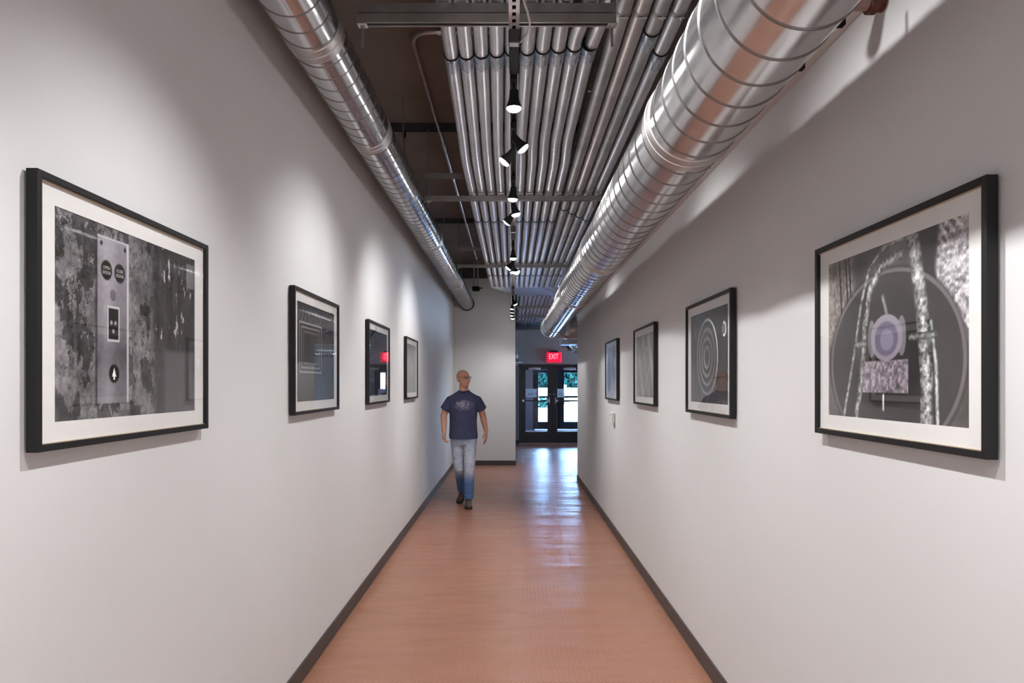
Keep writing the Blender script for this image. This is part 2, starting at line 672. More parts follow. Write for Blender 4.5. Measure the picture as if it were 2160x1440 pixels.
# baseboards
BH = 0.095
bl = MB()
bl.box(XL, XL + 0.010, YB, YF, 0, BH)
struct('baseboard_left', bl, M['baseboard'])
struct('baseboard_right', MB().box(XR - 0.010, XR, YB, YR, 0, BH), M['baseboard'])
struct('baseboard_far', MB().box(XL + 0.010, XF + 0.008, YF - 0.010, YF, 0, BH), M['baseboard'])
struct('baseboard_passage', MB().box(XF, XF + 0.010, YF, YD, 0, BH), M['baseboard'])
struct('baseboard_doors', MB().box(XF + 0.010, DX0, YD - 0.010, YD, 0, BH), M['baseboard'])

# floor: a slab with vinyl tiles laid on it, every tile an object, the raised tread pattern on top
floor = struct('floor', MB().box(XL - T, XLOB + T, YB - T, YD + 0.2, -0.20, -0.003), M['joint'])
TS = (XR - XL) / 4.0
GAP = 0.0006
tile_mesh = mesh_from('floor_tile', MB().box(GAP, TS - GAP, GAP, TS - GAP, -0.003, 0.0), M['floor_tile'])
tiles = []
ny0, ny1 = -2, 33


def put_tile(x, y):
    o = bpy.data.objects.new('floor_tile', tile_mesh)
    o.location = (x, y, random.uniform(-0.0002, 0.0))
    o.rotation_euler = (random.uniform(-1, 1) * 0.0003, random.uniform(-1, 1) * 0.0003, 0)
    col.objects.link(o)
    o.parent = floor
    tiles.append((x, y))


for j in range(ny0, ny1):
    for i in range(4):
        x, y = XL + i * TS, j * TS
        if y + TS > YF and x + TS > XL and i < 2:
            if y < YF and x < XF:
                put_tile(x, y)
            continue
        put_tile(x, y)
    if j * TS > YR - TS:
        for i in range(4, 6):
            put_tile(XL + i * TS, j * TS)
rest = MB()
rest.box(XLOB - 2.6, XLOB, YR, YD, -0.003, -0.0005)
rest.box(XL, XR, YB, ny0 * TS, -0.003, -0.0005)
o = obj('floor_sheet', rest, M['floor_tile'], floor)

# raised lozenges (diamond tread), far too many to count: one mesh
P = 0.0305
LZ, WZ, HZ = 0.0118, 0.0046, 0.0009
lv, lf = [], []
rng = np.random.default_rng(3)
proto_v = np.array([(-LZ, 0, 0), (0, -WZ, 0), (LZ, 0, 0), (0, WZ, 0), (-LZ * 0.45, 0, HZ), (LZ * 0.45, 0, HZ)])
proto_f = [(0, 1, 5, 4), (1, 2, 5), (2, 3, 4, 5), (3, 0, 4)]
a45 = math.radians(45)
xs = np.arange(XL + 0.03, XR - 0.02, P / 2)
ys = np.arange(2.55, YD - 0.06, P / 2)
xs = np.arange(XL + 0.03, 2.0, P / 2)
cnt = 0
vv, ff = [], []
for iy, y in enumerate(ys):
    for ix, x in enumerate(xs):
        if (ix + iy) % 2:
            continue
        if (y > 13.4 and x < XF + 0.02) or (y < YR and x > XR - 0.02):
            continue
        tx = int((x - XL) / TS)
        ty = int(math.floor(y / TS))
        flip = (tx + ty) % 2
        ang = a45 if ((ix % 2) ^ flip) else -a45
        c, s = math.cos(ang), math.sin(ang)
        q = proto_v.copy()
        q[:, 0], q[:, 1] = proto_v[:, 0] * c - proto_v[:, 1] * s + x, proto_v[:, 0] * s + proto_v[:, 1] * c + y
        q[:, 2] -= 0.00015
        vv.append(q)
        o6 = cnt * 6
        ff.extend([tuple(i + o6 for i in f) for f in proto_f])
        cnt += 1
me = bpy.data.meshes.new('tread_pattern')
me.from_pydata(np.concatenate(vv).tolist(), [], ff)
me.materials.append(M['tread'])
tread = bpy.data.objects.new('tread_pattern', me)
col.objects.link(tread)
tread.parent = floor
tread['kind'] = 'stuff'

# ------------------------------------------------------------------ doors
def glazed_door(name, x0, x1, gx0, gx1, y, gz0, gz1, hinge, dark):
    """black aluminium door leaf with one tall pane; hinge -1: hinges at the left"""
    d = bpy.data.objects.new(name, None)
    d.location = ((x0 + x1) / 2, y, 0)
    d['kind'] = 'structure'
    col.objects.link(d)
    t0, t1 = y + 0.02, y + 0.065
    top = DZ - 0.045
    obj('stile', MB().bbox(x0, gx0, t0, t1, 0.012, top, 0.003), dark, d)
    obj('stile', MB().bbox(gx1, x1, t0, t1, 0.012, top, 0.003), dark, d)
    obj('top_rail', MB().bbox(gx0, gx1, t0, t1, gz1, top, 0.003), dark, d)
    obj('bottom_rail', MB().bbox(gx0, gx1, t0, t1, 0.012, gz0, 0.003), dark, d)
    obj('glazing_bead', MB().box(gx0, gx1, t0 - 0.004, t0 + 0.012, gz0, gz0 + 0.022), M['brushed'], d)
    obj('pane', MB().box(gx0, gx1, y + 0.038, y + 0.045, gz0, gz1), M['door_glass'], d)
    return d


gz0, gz1 = 0.313, 1.985
fr = MB()
fr.box(DX0, DX0 + 0.045, YD - 0.015, YD + 0.10, 0, DZ)
fr.box(DX1 - 0.045, DX1, YD - 0.015, YD + 0.10, 0, DZ)
fr.box(DX0, DX1, YD - 0.015, YD + 0.10, DZ - 0.045, DZ)
struct('trim_4', fr, M['black_door'])
XM = (DX0 + DX1) / 2
d1 = glazed_door('door_1', DX0 + 0.048, XM - 0.004, 0.352, 0.943, YD, gz0, gz1, -1, M['black_door'])
d2 = glazed_door('door_2', XM + 0.004, DX1 - 0.048, 1.21, 1.79, YD, gz0, gz1, 1, M['black_door'])
for d, x0, x1, hx, s in ((d1, 0.29, 0.94, 0.985, 1), (d2, 1.20, 1.84, 1.155, -1)):
    zb = 1.17
    pb = obj('push_bar', MB().cyl((x0, YD - 0.035, zb - 0.015), (x1, YD - 0.035, zb - 0.015), 0.016, n=12), M['dark_steel'], d, 40)
    ex = x0 if s > 0 else x1
    ix = x1 if s > 0 else x0
    obj('bar_bracket', MB().bbox(ex - 0.03, ex + 0.03, YD - 0.055, YD + 0.02, zb - 0.045, zb + 0.015, 0.006), M['brushed'], pb)
    obj('bar_bracket', MB().bbox(ix - 0.02, ix + 0.02, YD - 0.055, YD + 0.02, zb - 0.045, zb + 0.015, 0.006), M['brushed'], pb)
    h = MB()
    h.tube([(hx, YD + 0.02, 1.24), (hx, YD - 0.035, 1.22), (hx, YD - 0.035, 1.11), (hx, YD + 0.02, 1.09)], 0.013, 10)
    obj('pull_handle', h, M['brushed'], d, 40)
    obj('lock_cylinder', MB().cyl((hx + 0.035 * s, YD + 0.02, 1.33), (hx + 0.035 * s, YD + 0.005, 1.33), 0.014, n=12), M['brushed'], d, 40)
    cx = (x0 + x1) / 2 - 0.02 * s
    cl = obj('door_closer', MB().bbox(cx - 0.16, cx + 0.16, YD - 0.06, YD + 0.02, 1.985, 2.045, 0.008), M['conduit_dark'], d)
    obj('closer_arm', MB().tube([(cx + 0.1, YD - 0.03, 2.05), (cx - 0.05, YD - 0.13, 2.06), (cx - 0.12, YD - 0.02, 2.10)], 0.011, 8), M['dark_steel'], cl)
obj('astragal', MB().bbox(XM - 0.018, XM + 0.018, YD + 0.065, YD + 0.073, 0.012, DZ - 0.045, 0.002), M['black_door'], d1)
# threshold
struct('trim_6', MB().bbox(DX0, DX1, YD - 0.05, YD + 0.10, 0, 0.018, 0.006), M['brushed'])

# decals on the glass: frosted band with letters, white street number
def yplane(mirror=False):
    # text x -> world x, text y -> world z, normal -> -y
    s = -1 if mirror else 1
    return Matrix(((s, 0, 0), (0, 0, -1), (0, 1, 0)))


GY = YD + 0.036
obj('decal_band', MB().box(0.354, 0.66, GY, GY + 0.001, 1.245, 1.475), M['decal_white'], d1)
obj('decal_band', MB().box(1.212, 1.40, GY, GY + 0.001, 1.245, 1.475), M['decal_white'], d2)
for ch, x, mir in (('H', 0.46, False), ('T', 0.545, False), ('P', 0.63, True)):
    text_obj('decal_letter', ch, 0.10, M['decal_dark'], d1, (x, GY - 0.002, 1.325), yplane(mir), 0.0004)
text_obj('decal_letter', 'O', 0.12, M['decal_dark'], d2, (1.30, GY - 0.002, 1.325), yplane(), 0.0004)
text_obj('decal_number', '823', 0.145, M['decal_white'], d2, (1.625, GY - 0.002, 1.70), yplane(), 0.0004)

# outer vestibule doors
outer = MB()
outer.box(OX0, OX0 + 0.06, 24.0, 24.1, 0, 2.12)
outer.box(OX1 - 0.06, OX1, 24.0, 24.1, 0, 2.12)
outer.box(OX0, OX1, 24.0, 24.1, 2.06, 2.12)
struct('trim_7', outer, M['black_door'])
for nm, x0, x1, a0, a1 in (('door_3', OX0 + 0.06, 1.66, 0.91, 1.53), ('door_4', 1.661, OX1 - 0.06, 1.82, 2.42)):
    d = glazed_door(nm, x0, x1, a0, a1, 24.0, 0.267, 2.0, 1, M['black_door'])
    obj('push_bar', MB().box(a0, a1, 23.96, 24.0, 1.12, 1.19), M['black_door'], d)
    obj('cross_rail', MB().box(a0, a1, 24.02, 24.06, 0.98, 1.01), M['black_door'], d)
vf = MB().box(XF - T, 3.2, YD + 0.2, 24.2, -0.02, -0.002)
struct('floor_vestibule', vf, M['navy_mat'])
obj('astragal', MB().bbox(1.645, 1.676, 24.065, 24.073, 0.012, 2.09, 0.002), M['black_door'], d)
# small sensor and shelf bracket left of the doors
t = thing('door_sensor', 'small white sensor box on grey wall left of the doors', 'sensor', (0.127, YD, 2.33))
obj('sensor_body', MB().bbox(0.095, 0.155, YD - 0.05, YD, 2.28, 2.40, 0.008), M['white_plastic'], t)
obj('sensor_cable', MB().tube([(0.125, YD - 0.02, 2.40), (0.125, YD - 0.015, 2.50), (0.10, YD - 0.004, 2.56)], 0.006, 6), M['white_plastic'], t)
t = thing('door_coordinator', 'pale flat bracket on the wall just above the door frame corner', 'bracket', (0.16, YD, 2.19))
obj('bracket_plate', MB().bbox(0.07, 0.27, YD - 0.07, YD, 2.165, 2.20, 0.004), M['white_plastic'], t)
obj('bracket_leg', MB().bbox(0.10, 0.13, YD - 0.03, YD, 2.10, 2.165, 0.004), M['white_plastic'], t)

# lobby window (daylight) - outside the frame at the right
wf = MB()
for yy in (16.3, 16.92, 17.54):
    wf.box(XLOB + 0.03, XLOB + 0.10, yy, yy + 0.06, 0.9, 1.7)
wf.box(XLOB + 0.03, XLOB + 0.10, 16.3, 17.6, 0.9, 0.96)
wf.box(XLOB + 0.03, XLOB + 0.10, 16.3, 17.6, 1.64, 1.7)
struct('window_1', wf, M['black_door'])

# exit sign
EX = 1.118
t = thing('exit_sign', 'red glowing exit sign above the double glass doors', 'sign', (EX, YD, 2.40))
obj('sign_face', MB().bbox(EX - 0.20, EX + 0.20, YD - 0.10, YD - 0.03, 2.185, 2.455, 0.02), M['exit_red'], t)
obj('sign_canopy', MB().bbox(EX - 0.11, EX + 0.11, YD - 0.10, YD, 2.455, 2.49, 0.005), M['black_metal'], t)
obj('sign_back', MB().box(EX - 0.17, EX + 0.17, YD - 0.03, YD, 2.22, 2.43), M['black_metal'], t)
text_obj('sign_lettering', 'EXIT', 0.205, M['exit_letter'], t, (EX - 0.015, YD - 0.104, 2.335), yplane(), 0.002, 0.62)
ex_l = bpy.data.lights.new('exit_glow', 'POINT')
ex_l.energy = 1.0
ex_l.color = (1.0, 0.02, 0.06)
ex_l.shadow_soft_size = 0.12
exo = bpy.data.objects.new('exit_glow', ex_l)
exo.location = (EX, YD - 0.24, 2.33)
col.objects.link(exo)

# ------------------------------------------------------------------ outside
struct('ground_outside', MB().box(-40, 60, 24.2, 120, -0.12, -0.05), M['pavement'])
tag(obj('yard_wall', MB().box(-15, 40, 62, 62.4, -0.05, 1.25), M['far_wall']), 'pale low wall across the yard beyond the doors', 'wall')
def tree(x, y, h, r, lab, seed):
    rg = random.Random(seed)
    t = thing('tree', lab, 'tree', (x, y, -0.05), 'trees beyond the doors')
    obj('trunk', MB().tube([(x, y, -0.05), (x + 0.1, y, h * 0.35), (x - 0.05, y, h * 0.6)], [0.22, 0.17, 0.10], 8), M['bark'], t, 60)
    mb = MB()
    for _ in range(2200):
        d = Vector((rg.gauss(0, 1), rg.gauss(0, 1), rg.gauss(0, 1))).normalized() * r * rg.uniform(0.55, 1.0)
        c = Vector((x, y, h * 0.62)) + Vector((d.x, d.y, d.z * 0.85))
        a = Vector((rg.uniform(-1, 1), rg.uniform(-1, 1), rg.uniform(-1, 1))).normalized()
        b_ = a.orthogonal().normalized()
        c2 = a.cross(b_)
        s = rg.uniform(0.25, 0.5)
        mb.add([c + b_ * s, c + c2 * s * 0.6, c - b_ * s, c - c2 * s * 0.6], [(0, 1, 2, 3)])
    f = obj('foliage', mb, M['leaf'], t)
    f['kind'] = 'stuff'
tree(3.0, 66, 5.0, 2.6, 'dark green tree seen through the left door pane', 1)
tree(7.3, 70, 5.0, 2.5, 'dark green tree seen through the right door pane', 2)
# shrub and parked car
t = thing('shrub', 'round shrub low in the left door pane beyond the vestibule', 'shrub', (2.3, 48, -0.05))
mb = MB()
rg = random.Random(11)
for _ in range(300):
    d = Vector((rg.gauss(0, 1), rg.gauss(0, 1), abs(rg.gauss(0, 1)))).normalized() * 0.8 * rg.uniform(0.5, 1)
    c = Vector((2.3, 48, -0.05)) + d
    a = Vector((rg.uniform(-1, 1), rg.uniform(-1, 1), rg.uniform(-1, 1))).normalized()
    b_ = a.orthogonal().normalized()
    c2 = a.cross(b_)
    mb.add([c + b_ * 0.14, c + c2 * 0.09, c - b_ * 0.14, c - c2 * 0.09], [(0, 1, 2, 3)])
f = obj('foliage', mb, M['leaf'], t)
f['kind'] = 'stuff'
obj('stem', MB().cyl((2.3, 48, -0.05), (2.3, 48, 0.5), 0.05, n=8), M['bark'], t)
cx, cy = 5.6, 56.0
t = thing('car', 'grey car parked outside, seen through the right door', 'car', (cx, cy, -0.05))
body = MB()
prof = [(-2.1, 0.25), (-2.15, 0.7), (-1.35, 0.85), (-0.7, 1.32), (0.75, 1.34), (1.5, 0.92), (2.1, 0.85), (2.15, 0.3)]
n = len(prof)
vs = [(cx + a, cy - 0.85, z) for a, z in prof] + [(cx + a, cy + 0.85, z) for a, z in prof]
fs = [tuple(range(n - 1, -1, -1)), tuple(range(n, 2 * n))] + [(i, (i + 1) % n, n + (i + 1) % n, n + i) for i in range(n)]
obj('car_body', MB().add([(a, b_, z - 0.05) for a, b_, z in vs], fs), M['car_paint'], t)
for a in (-1.3, 1.3):
    for s in (-0.8, 0.8):
        obj('wheel', MB().cyl((cx + a, cy + s - 0.1, 0.27), (cx + a, cy + s + 0.1, 0.27), 0.32, n=16), M['tyre'], t, 40)
obj('side_window', MB().add([(cx - 0.95, cy - 0.855, 0.84), (cx + 1.15, cy - 0.855, 0.86), (cx + 0.65, cy - 0.855, 1.22), (cx - 0.6, cy - 0.855, 1.2)], [(0, 1, 2, 3)]), M['tyre'], t)

# ------------------------------------------------------------------ spiral ducts
def helix(mb, cx, cz, r, y0, y1, pitch, w, h, ph=0.0, steps=56):
    n = int((y1 - y0) / pitch * steps)
    base = len(mb.v)
    for i in range(n + 1):
        a = 2 * PI * i / steps + ph
        y = y0 + (y1 - y0) * i / n
        c, s = math.cos(a), math.sin(a)
        for (dy, rr) in ((-w, r - 0.0006), (-w * 0.45, r + h), (w * 0.45, r + h), (w, r - 0.0006)):
            mb.v.append((cx + c * rr, y + dy, cz + s * rr))
    for i in range(n):
        for k in range(3):
            a = base + i * 4 + k
            mb.f.append((a, a + 1, a + 5, a + 4))
    return mb


def duct(name, lab, cx, cz, r, cuts, mat, pitch, elbow=None):
    root = thing(name, lab, 'duct', (cx, cuts[0], cz))
    for i in range(len(cuts) - 1):
        y0, y1 = cuts[i], cuts[i + 1]
        s = obj('duct_section', MB().lathe([(r, y0), (r, y1)], (cx, 0, cz), 72, 'y'), mat, root, 40)
        obj('lock_seam', helix(MB(), cx, cz, r, y0 + 0.05, y1 - 0.05, pitch, 0.0055, 0.0028, i * 1.3), M['seam'], s, 50)
        if i:
            obj('coupling_band', MB().lathe([(r, y0 - 0.055), (r + 0.004, y0 - 0.053), (r + 0.004, y0 - 0.004), (r + 0.007, y0 - 0.003),
                                             (r + 0.007, y0 + 0.003), (r + 0.004, y0 + 0.004), (r + 0.004, y0 + 0.053), (r, y0 + 0.055)],
                                            (cx, 0, cz), 72, 'y'), M['duct_band'], root, 25)
    return root


LDX, LDZ, LDR = -0.895, 3.187, 0.130
ld = duct('air_duct', 'slim galvanized spiral duct running along the left wall', LDX, LDZ, LDR,
          [-3.4, -0.1, 3.05, 4.27, 7.45, 10.55, YF - 0.02], M['duct_left'], 0.128)
obj('end_collar', MB().lathe([(LDR, 0), (LDR + 0.012, 0.002), (LDR + 0.012, 0.02), (LDR, 0.02)], (LDX, YF - 0.03, LDZ), 64, 'y'), M['black_metal'], ld, 30)
RDX, RDZ, RDR = 0.632, 2.533, 0.160
rd = duct('air_duct', 'large galvanized spiral duct with elbow below the conduits, right side', RDX, RDZ, RDR,
          [-3.4, -0.6, 2.42, 4.75, 6.9, 10.2, 11.30], M['duct_right'], 0.140)
# elbow of gores to the right, then a straight run into the lobby
R = 0.30
pts = []
for k in range(6):
    a = (PI / 2) * k / 5
    pts.append((RDX + R - R * math.cos(a), 11.30 + R * math.sin(a), RDZ))
eb = obj('elbow', MB().tube(pts, RDR + 0.003, 56, caps=False), M['duct_right'], rd, 12)
for k in range(0, 6):
    a = (PI / 2) * k / 5
    c = Vector(pts[k])
    d = Vector((math.sin(a), math.cos(a), 0))
    obj('gore_seam', MB().tube([c - d * 0.006, c - d * 0.004, c + d * 0.004, c + d * 0.006], [RDR, RDR + 0.008, RDR + 0.008, RDR], 56), M['duct_band'], eb, 30)
sx = RDX + R
obj('duct_section', MB().tube([(sx, 11.30 + R, RDZ), (3.4, 11.30 + R, RDZ)], RDR, 56), M['duct_band'], rd, 40)
# straps that carry the left duct, wall brackets that carry the right one
for y in (0.3, 2.4, 5.6, 8.9, 12.0):
    st = obj('hanger_wire', MB().cyl((LDX, y, LDZ + LDR), (LDX, y, ZC), 0.004, n=8), M['strut'], ld)
    obj('wire_clip', MB().bbox(LDX - 0.02, LDX + 0.02, y - 0.01, y + 0.01, LDZ + LDR, LDZ + LDR + 0.02, 0.003), M['black_metal'], st)
for y in (1.66, 1.89, 2.477, 2.756, 4.4, 6.3, 8.6):
    br = obj('side_rod', MB().cyl((RDX + RDR + 0.004, y, 2.47), (RDX + RDR + 0.004, y, RDZ + 0.16), 0.004, n=8), M['strut'], rd)
    if y < 2:
        cxx = RDX + RDR + 0.004
        obj('rod_clip', MB().bbox(cxx - 0.010, cxx + 0.012, y - 0.010, y + 0.010, 2.468, 2.50, 0.004), M['black_metal'], br)

# ------------------------------------------------------------------ conduit bundle
ZP, RP = 3.3365, 0.0365
ORD = ['first', 'second', 'third', 'fourth', 'fifth', 'sixth', 'seventh', 'eighth', 'ninth', 'tenth',
       'eleventh', 'twelfth', 'thirteenth', 'fourteenth']


def smooth(t):
    t = max(0.0, min(1.0, t))
    return t * t * (3 - 2 * t)


TRAPEZE_Y = [3.06, 6.17, 9.70]


def conduit_x(i, y):
    if i < 10:
        q = (min(y, 4.9) - 3.6) / 1.3
        xn = 1.7 * (-0.189 - 0.018 * q + (0.0468 + 0.0018 * q) * i)
        xf = 1.7 * (-0.2144 + 0.0508 * i)
        x = xn + (xf - xn) * smooth((y - 4.75) / 0.65)
    else:
        x = 1.7 * (-0.2144 + 0.0508 * i) + 0.012
    # jog to the right at the far end
    x += 0.55 * max(0.0, min(1.0, (y - 12.05) / 1.15))
    if i == 8:
        x += 0.045 * smooth((3.45 - y) / 0.5)
    return x


def ordinal_label(i):
    if i == 0:
        return 'outermost left thick galvanized conduit of the ceiling bundle'
    if i == 9:
        return 'tenth thick conduit from the left, bending right behind the near strut'
    if i == 13:
        return 'outermost right thick conduit of the bundle, half behind the large duct'
    return '%s thick galvanized conduit from the left in the ceiling bundle' % ORD[i]


for i in range(14):
    r = RP if i < 10 else 0.0395
    zc = ZP if i < 10 else 3.30 + r
    ys_ = list(np.arange(-3.3, 4.6, 0.5)) + list(np.arange(4.65, 5.6, 0.1)) + list(np.arange(5.7, 11.9, 0.6)) + \
        [11.97, 12.01, 12.05, 12.10, 12.16, 12.3, 12.6, 12.9, 13.05, 13.11, 13.16, 13.2, 13.25, 13.32, 14.0, 16.0, 18.0, 20.55]
    if i == 9:
        path = [(0.95, 2.62, zc + 0.15), (0.78, 2.72, zc + 0.15), (0.64, 2.82, zc + 0.14), (0.55, 2.92, zc + 0.12), (0.49, 3.03, zc + 0.09),
                (0.452, 3.15, zc + 0.055), (0.428, 3.30, zc + 0.022), (0.408, 3.45, zc + 0.005), (conduit_x(9, 3.6), 3.6, zc)]
        path += [(conduit_x(9, y), y, zc) for y in ys_ if y > 3.7]
    else:
        if i == 8:
            ys_ = sorted(ys_ + [2.9, 3.0, 3.1, 3.2, 3.3, 3.4])
        path = [(conduit_x(i, y), y, zc) for y in ys_]
    root = thing('conduit', ordinal_label(i), 'conduit', (conduit_x(i, 4.0), 4.0, zc), 'conduits of the ceiling bundle')
    mt = M['conduit'] if i < 10 else (M['conduit_dark'], M['conduit_warm'], M['conduit_dark'], M['conduit'])[i - 10]
    obj('tube', MB().tube(path, r, 20), mt, root, 40)
    if i < 10:
        cps = [(3.66 - 0.012 * i, 0.14), (7.22, 0.11), (10.75, 0.11)]
    else:
        cps = [{10: (-0.4, 0.14), 11: (-0.2, 0.14), 12: (3.42, 0.16), 13: (3.62, 0.16)}[i], (6.75 + 0.14 * (i - 10), 0.11), (10.8, 0.11)]
    for (y, L) in cps:
        if i == 9 and y < 3.3:
            continue
        x0, x1 = conduit_x(i, y - L / 2), conduit_x(i, y + L / 2)
        a, b_ = Vector((x0, y - L / 2, zc)), Vector((x1, y + L / 2, zc))
        d = (b_ - a)
        cpl = obj('coupling', MB().tube([a, a + d * 0.02, a + d * 0.48, a + d * 0.5, a + d * 0.52, a + d * 0.98, b_],
                                        [r + 0.001, r + 0.0045, r + 0.0045, r + 0.003, r + 0.0045, r + 0.0045, r + 0.001], 20), M['coupling'], root, 30)
        rim = a - d.normalized() * 0.004
        obj('coupling_gap_ring', MB().tube([rim, a + d.normalized() * 0.003], [r + 0.0052, r + 0.0052], 20), M['black_metal'], cpl, 30)  # black ring draws the shadowed gap at the coupling's near end
        if y < 4.5:
            sv, sf = [], []
            for q, ph in enumerate((-0.42, -0.2, 0.0, 0.2)):
                for e in (0.15, 1.05):
                    cc = a + d * e
                    sv.append((cc.x + math.sin(ph + 0.1) * (r + 0.0056), cc.y, cc.z - math.cos(ph + 0.1) * (r + 0.0056)))
            sf = [(0, 2, 3, 1), (2, 4, 5, 3), (4, 6, 7, 5)]
            obj('printed_label', MB().add(sv, sf), M['sticker'], cpl)
    for y in TRAPEZE_Y:
        if i == 9 and y < 4:
            continue
        y = y + 0.10 if i >= 10 and y < 4 else y - 0.10
        x = conduit_x(i, y)
        cm = obj('clamp', MB().lathe([(r + 0.0005, -0.016), (r + 0.003, -0.015), (r + 0.003, 0.015), (r + 0.0005, 0.016)], (x, y, zc), 20, 'y'), M['strut'], root, 30)
        sb = MB()
        sb.bbox(x - 0.004 + 0.012, x + 0.004 + 0.012, y - 0.012, y + 0.012, zc - r - 0.012, zc - r + 0.004, 0.0015)
        sb.cyl((x - 0.016, y, zc - r - 0.006), (x + 0.026, y, zc - r - 0.006), 0.0035, n=8)
        obj('clamp_screw', sb, M['brushed'], cm)

# thin dark conduit between the two groups, above
t = thing('thin_conduit', 'thin dark conduit in the gap between left and right conduit groups', 'conduit', (0.53, 4.0, 3.58))
obj('tube', MB().tube([(0.53, -2.0, 3.58), (0.53, 6.0, 3.58), (0.53, 12.0, 3.58)], 0.019, 12), M['conduit_dark'], t, 40)
obj('coupling', MB().tube([(0.53, 3.98, 3.58), (0.53, 4.2, 3.58)], 0.024, 12), M['coupling'], t, 40)
obj('stub', MB().cyl((0.50, 4.55, 3.55), (0.57, 4.55, 3.55), 0.010, n=8), M['conduit'], t, 40)
# thin conduit on the brown ceiling at the left
zt = 3.90
pth = [(-0.10, 4.46, zt), (-0.50, 4.46, zt), (-0.57, 4.465, zt), (-0.615, 4.485, zt), (-0.645, 4.52, zt), (-0.662, 4.57, zt), (-0.668, 4.65, zt)] + \
      [(-0.666, y, zt) for y in (5.2, 6.0, 8.0, 10.0, 12.0, 13.2)]
t = thing('thin_conduit', 'thin conduit curving along the bare brown ceiling at left', 'conduit', (-0.658, 4.6, zt))
obj('tube', MB().tube(pth, 0.0145, 12), M['conduit_warm'], t, 60)
for y in (6.6, 9.9, 12.5):
    obj('coupling', MB().cyl((-0.666, y - 0.03, zt), (-0.666, y + 0.03, zt), 0.02, n=12), M['conduit'], t, 40)
obj('connector', MB().cyl((-0.49, 4.46, zt), (-0.44, 4.46, zt), 0.021, n=12), M['brushed'], t, 40)
# twin drop pipes with dark box near the far wall
t = thing('ceiling_sensor', 'dark sensor hanging on twin thin pipes near the far wall', 'sensor', (-0.70, 13.1, 3.4))
for dx in (-0.035, 0.035):
    obj('drop_pipe', MB().cyl((-0.70 + dx, 13.1, ZC), (-0.70 + dx, 13.1, 3.46), 0.016, n=10), M['strut_pale'], t, 40)
obj('sensor_body', MB().bbox(-0.77, -0.63, 13.02, 13.18, 3.39, 3.47, 0.015), M['black_metal'], t)
obj('sensor_arm', MB().cyl((-0.66, 13.1, 3.45), (-0.58, 13.05, 3.43), 0.012, n=8), M['black_metal'], t)
# small dark clip hanging from the ceiling strut
t = thing('hanging_clip', 'small black clip hanging on a wire under ceiling strut at left', 'clip', (-0.97, 6.12, 3.8))
obj('wire', MB().cyl((-0.97, 6.12, 3.86), (-0.97, 6.12, 3.60), 0.003, n=6), M['dark_steel'], t)
obj('clip_body', MB().bbox(-0.985, -0.955, 6.105, 6.135, 3.81, 3.87, 0.005), M['black_metal'], t)

# ------------------------------------------------------------------ trapeze hangers
def channel(mb, x0, x1, y, z0, h=0.041, w=0.041, t=0.004):
    """strut channel along x, open slot below with inturned lips"""
    mb.box(x0, x1, y - w / 2, y - w / 2 + t, z0, z0 + h)
    mb.box(x0, x1, y + w / 2 - t, y + w / 2, z0, z0 + h)
    mb.box(x0, x1, y - w / 2 + t, y + w / 2 - t, z0 + h - t, z0 + h)
    mb.box(x0, x1, y - w / 2 + t, y - w / 2 + 0.010, z0, z0 + t)
    mb.box(x0, x1, y + w / 2 - 0.010, y + w / 2 - t, z0, z0 + t)
    return mb


def trapeze(lab, y, x0, x1, z, rods, double=False, upper=None, ceil=None, ext=0.06):
    t = thing('trapeze_hanger', lab, 'hanger', ((x0 + x1) / 2, y, z), 'strut hangers under the conduits')
    s = MB()
    channel(s, x0, x1, y, z - 0.041)
    obj('strut', s, M['strut'], t)
    if double:
        s = MB()
        channel(s, x0, x1, y, z - 0.086)
        obj('strut', s, M['strut'], t)
    if upper:
        s = MB()
        channel(s, upper[0], upper[1], y, upper[2])
        obj('strut', s, M['strut'], t)
    if ceil:
        s = MB()
        channel(s, ceil[0], ceil[1], y, ZC - 0.062, h=0.062, w=0.06)
        obj('ceiling_strut', s, M['dark_steel'], t)
    zb = z - (0.086 if double else 0.041)
    for x in rods:
        rdo = obj('threaded_rod', MB().cyl((x, y, ZC), (x, y, zb - ext), 0.006, n=8), M['strut'], t, 40)
        obj('square_washer', MB().bbox(x - 0.021, x + 0.021, y - 0.021, y + 0.021, zb - 0.006, zb - 0.001, 0.001), M['brushed'], rdo)
        obj('hex_nut', MB().cyl((x, y, zb - 0.017), (x, y, zb - 0.006), 0.011, n=6), M['brushed'], rdo)
    return t


trapeze('nearest double strut hanger crossing at the top of the picture', 3.06, -0.695, 0.462, 3.297, (-0.672, 0.446), True, None, None, 0.10)
trapeze('strut hanger crossing just below the fourth track lamp', 6.17, -0.79, 0.86, 3.297, (-0.757, 0.735), False, (-0.79, 0.86, 3.46), (XL, 0.95))
trapeze('strut hanger crossing at the cluster of three track lamps', 9.70, -0.80, 0.80, 3.297, (-0.775, 0.72), False, (-0.80, 0.80, 3.50), (XL, 0.95))
for y, lab in ((14.85, 'first strut hanger in the far passage beyond the wall end'), (16.85, 'second strut hanger in the far passage'),
               (18.2, 'strut hanger in far passage just before the door wall'), (20.2, 'farthest strut hanger, above the vestibule')):
    trapeze(lab, y, 0.10, 1.45, 3.297, (0.12, 1.40), False)

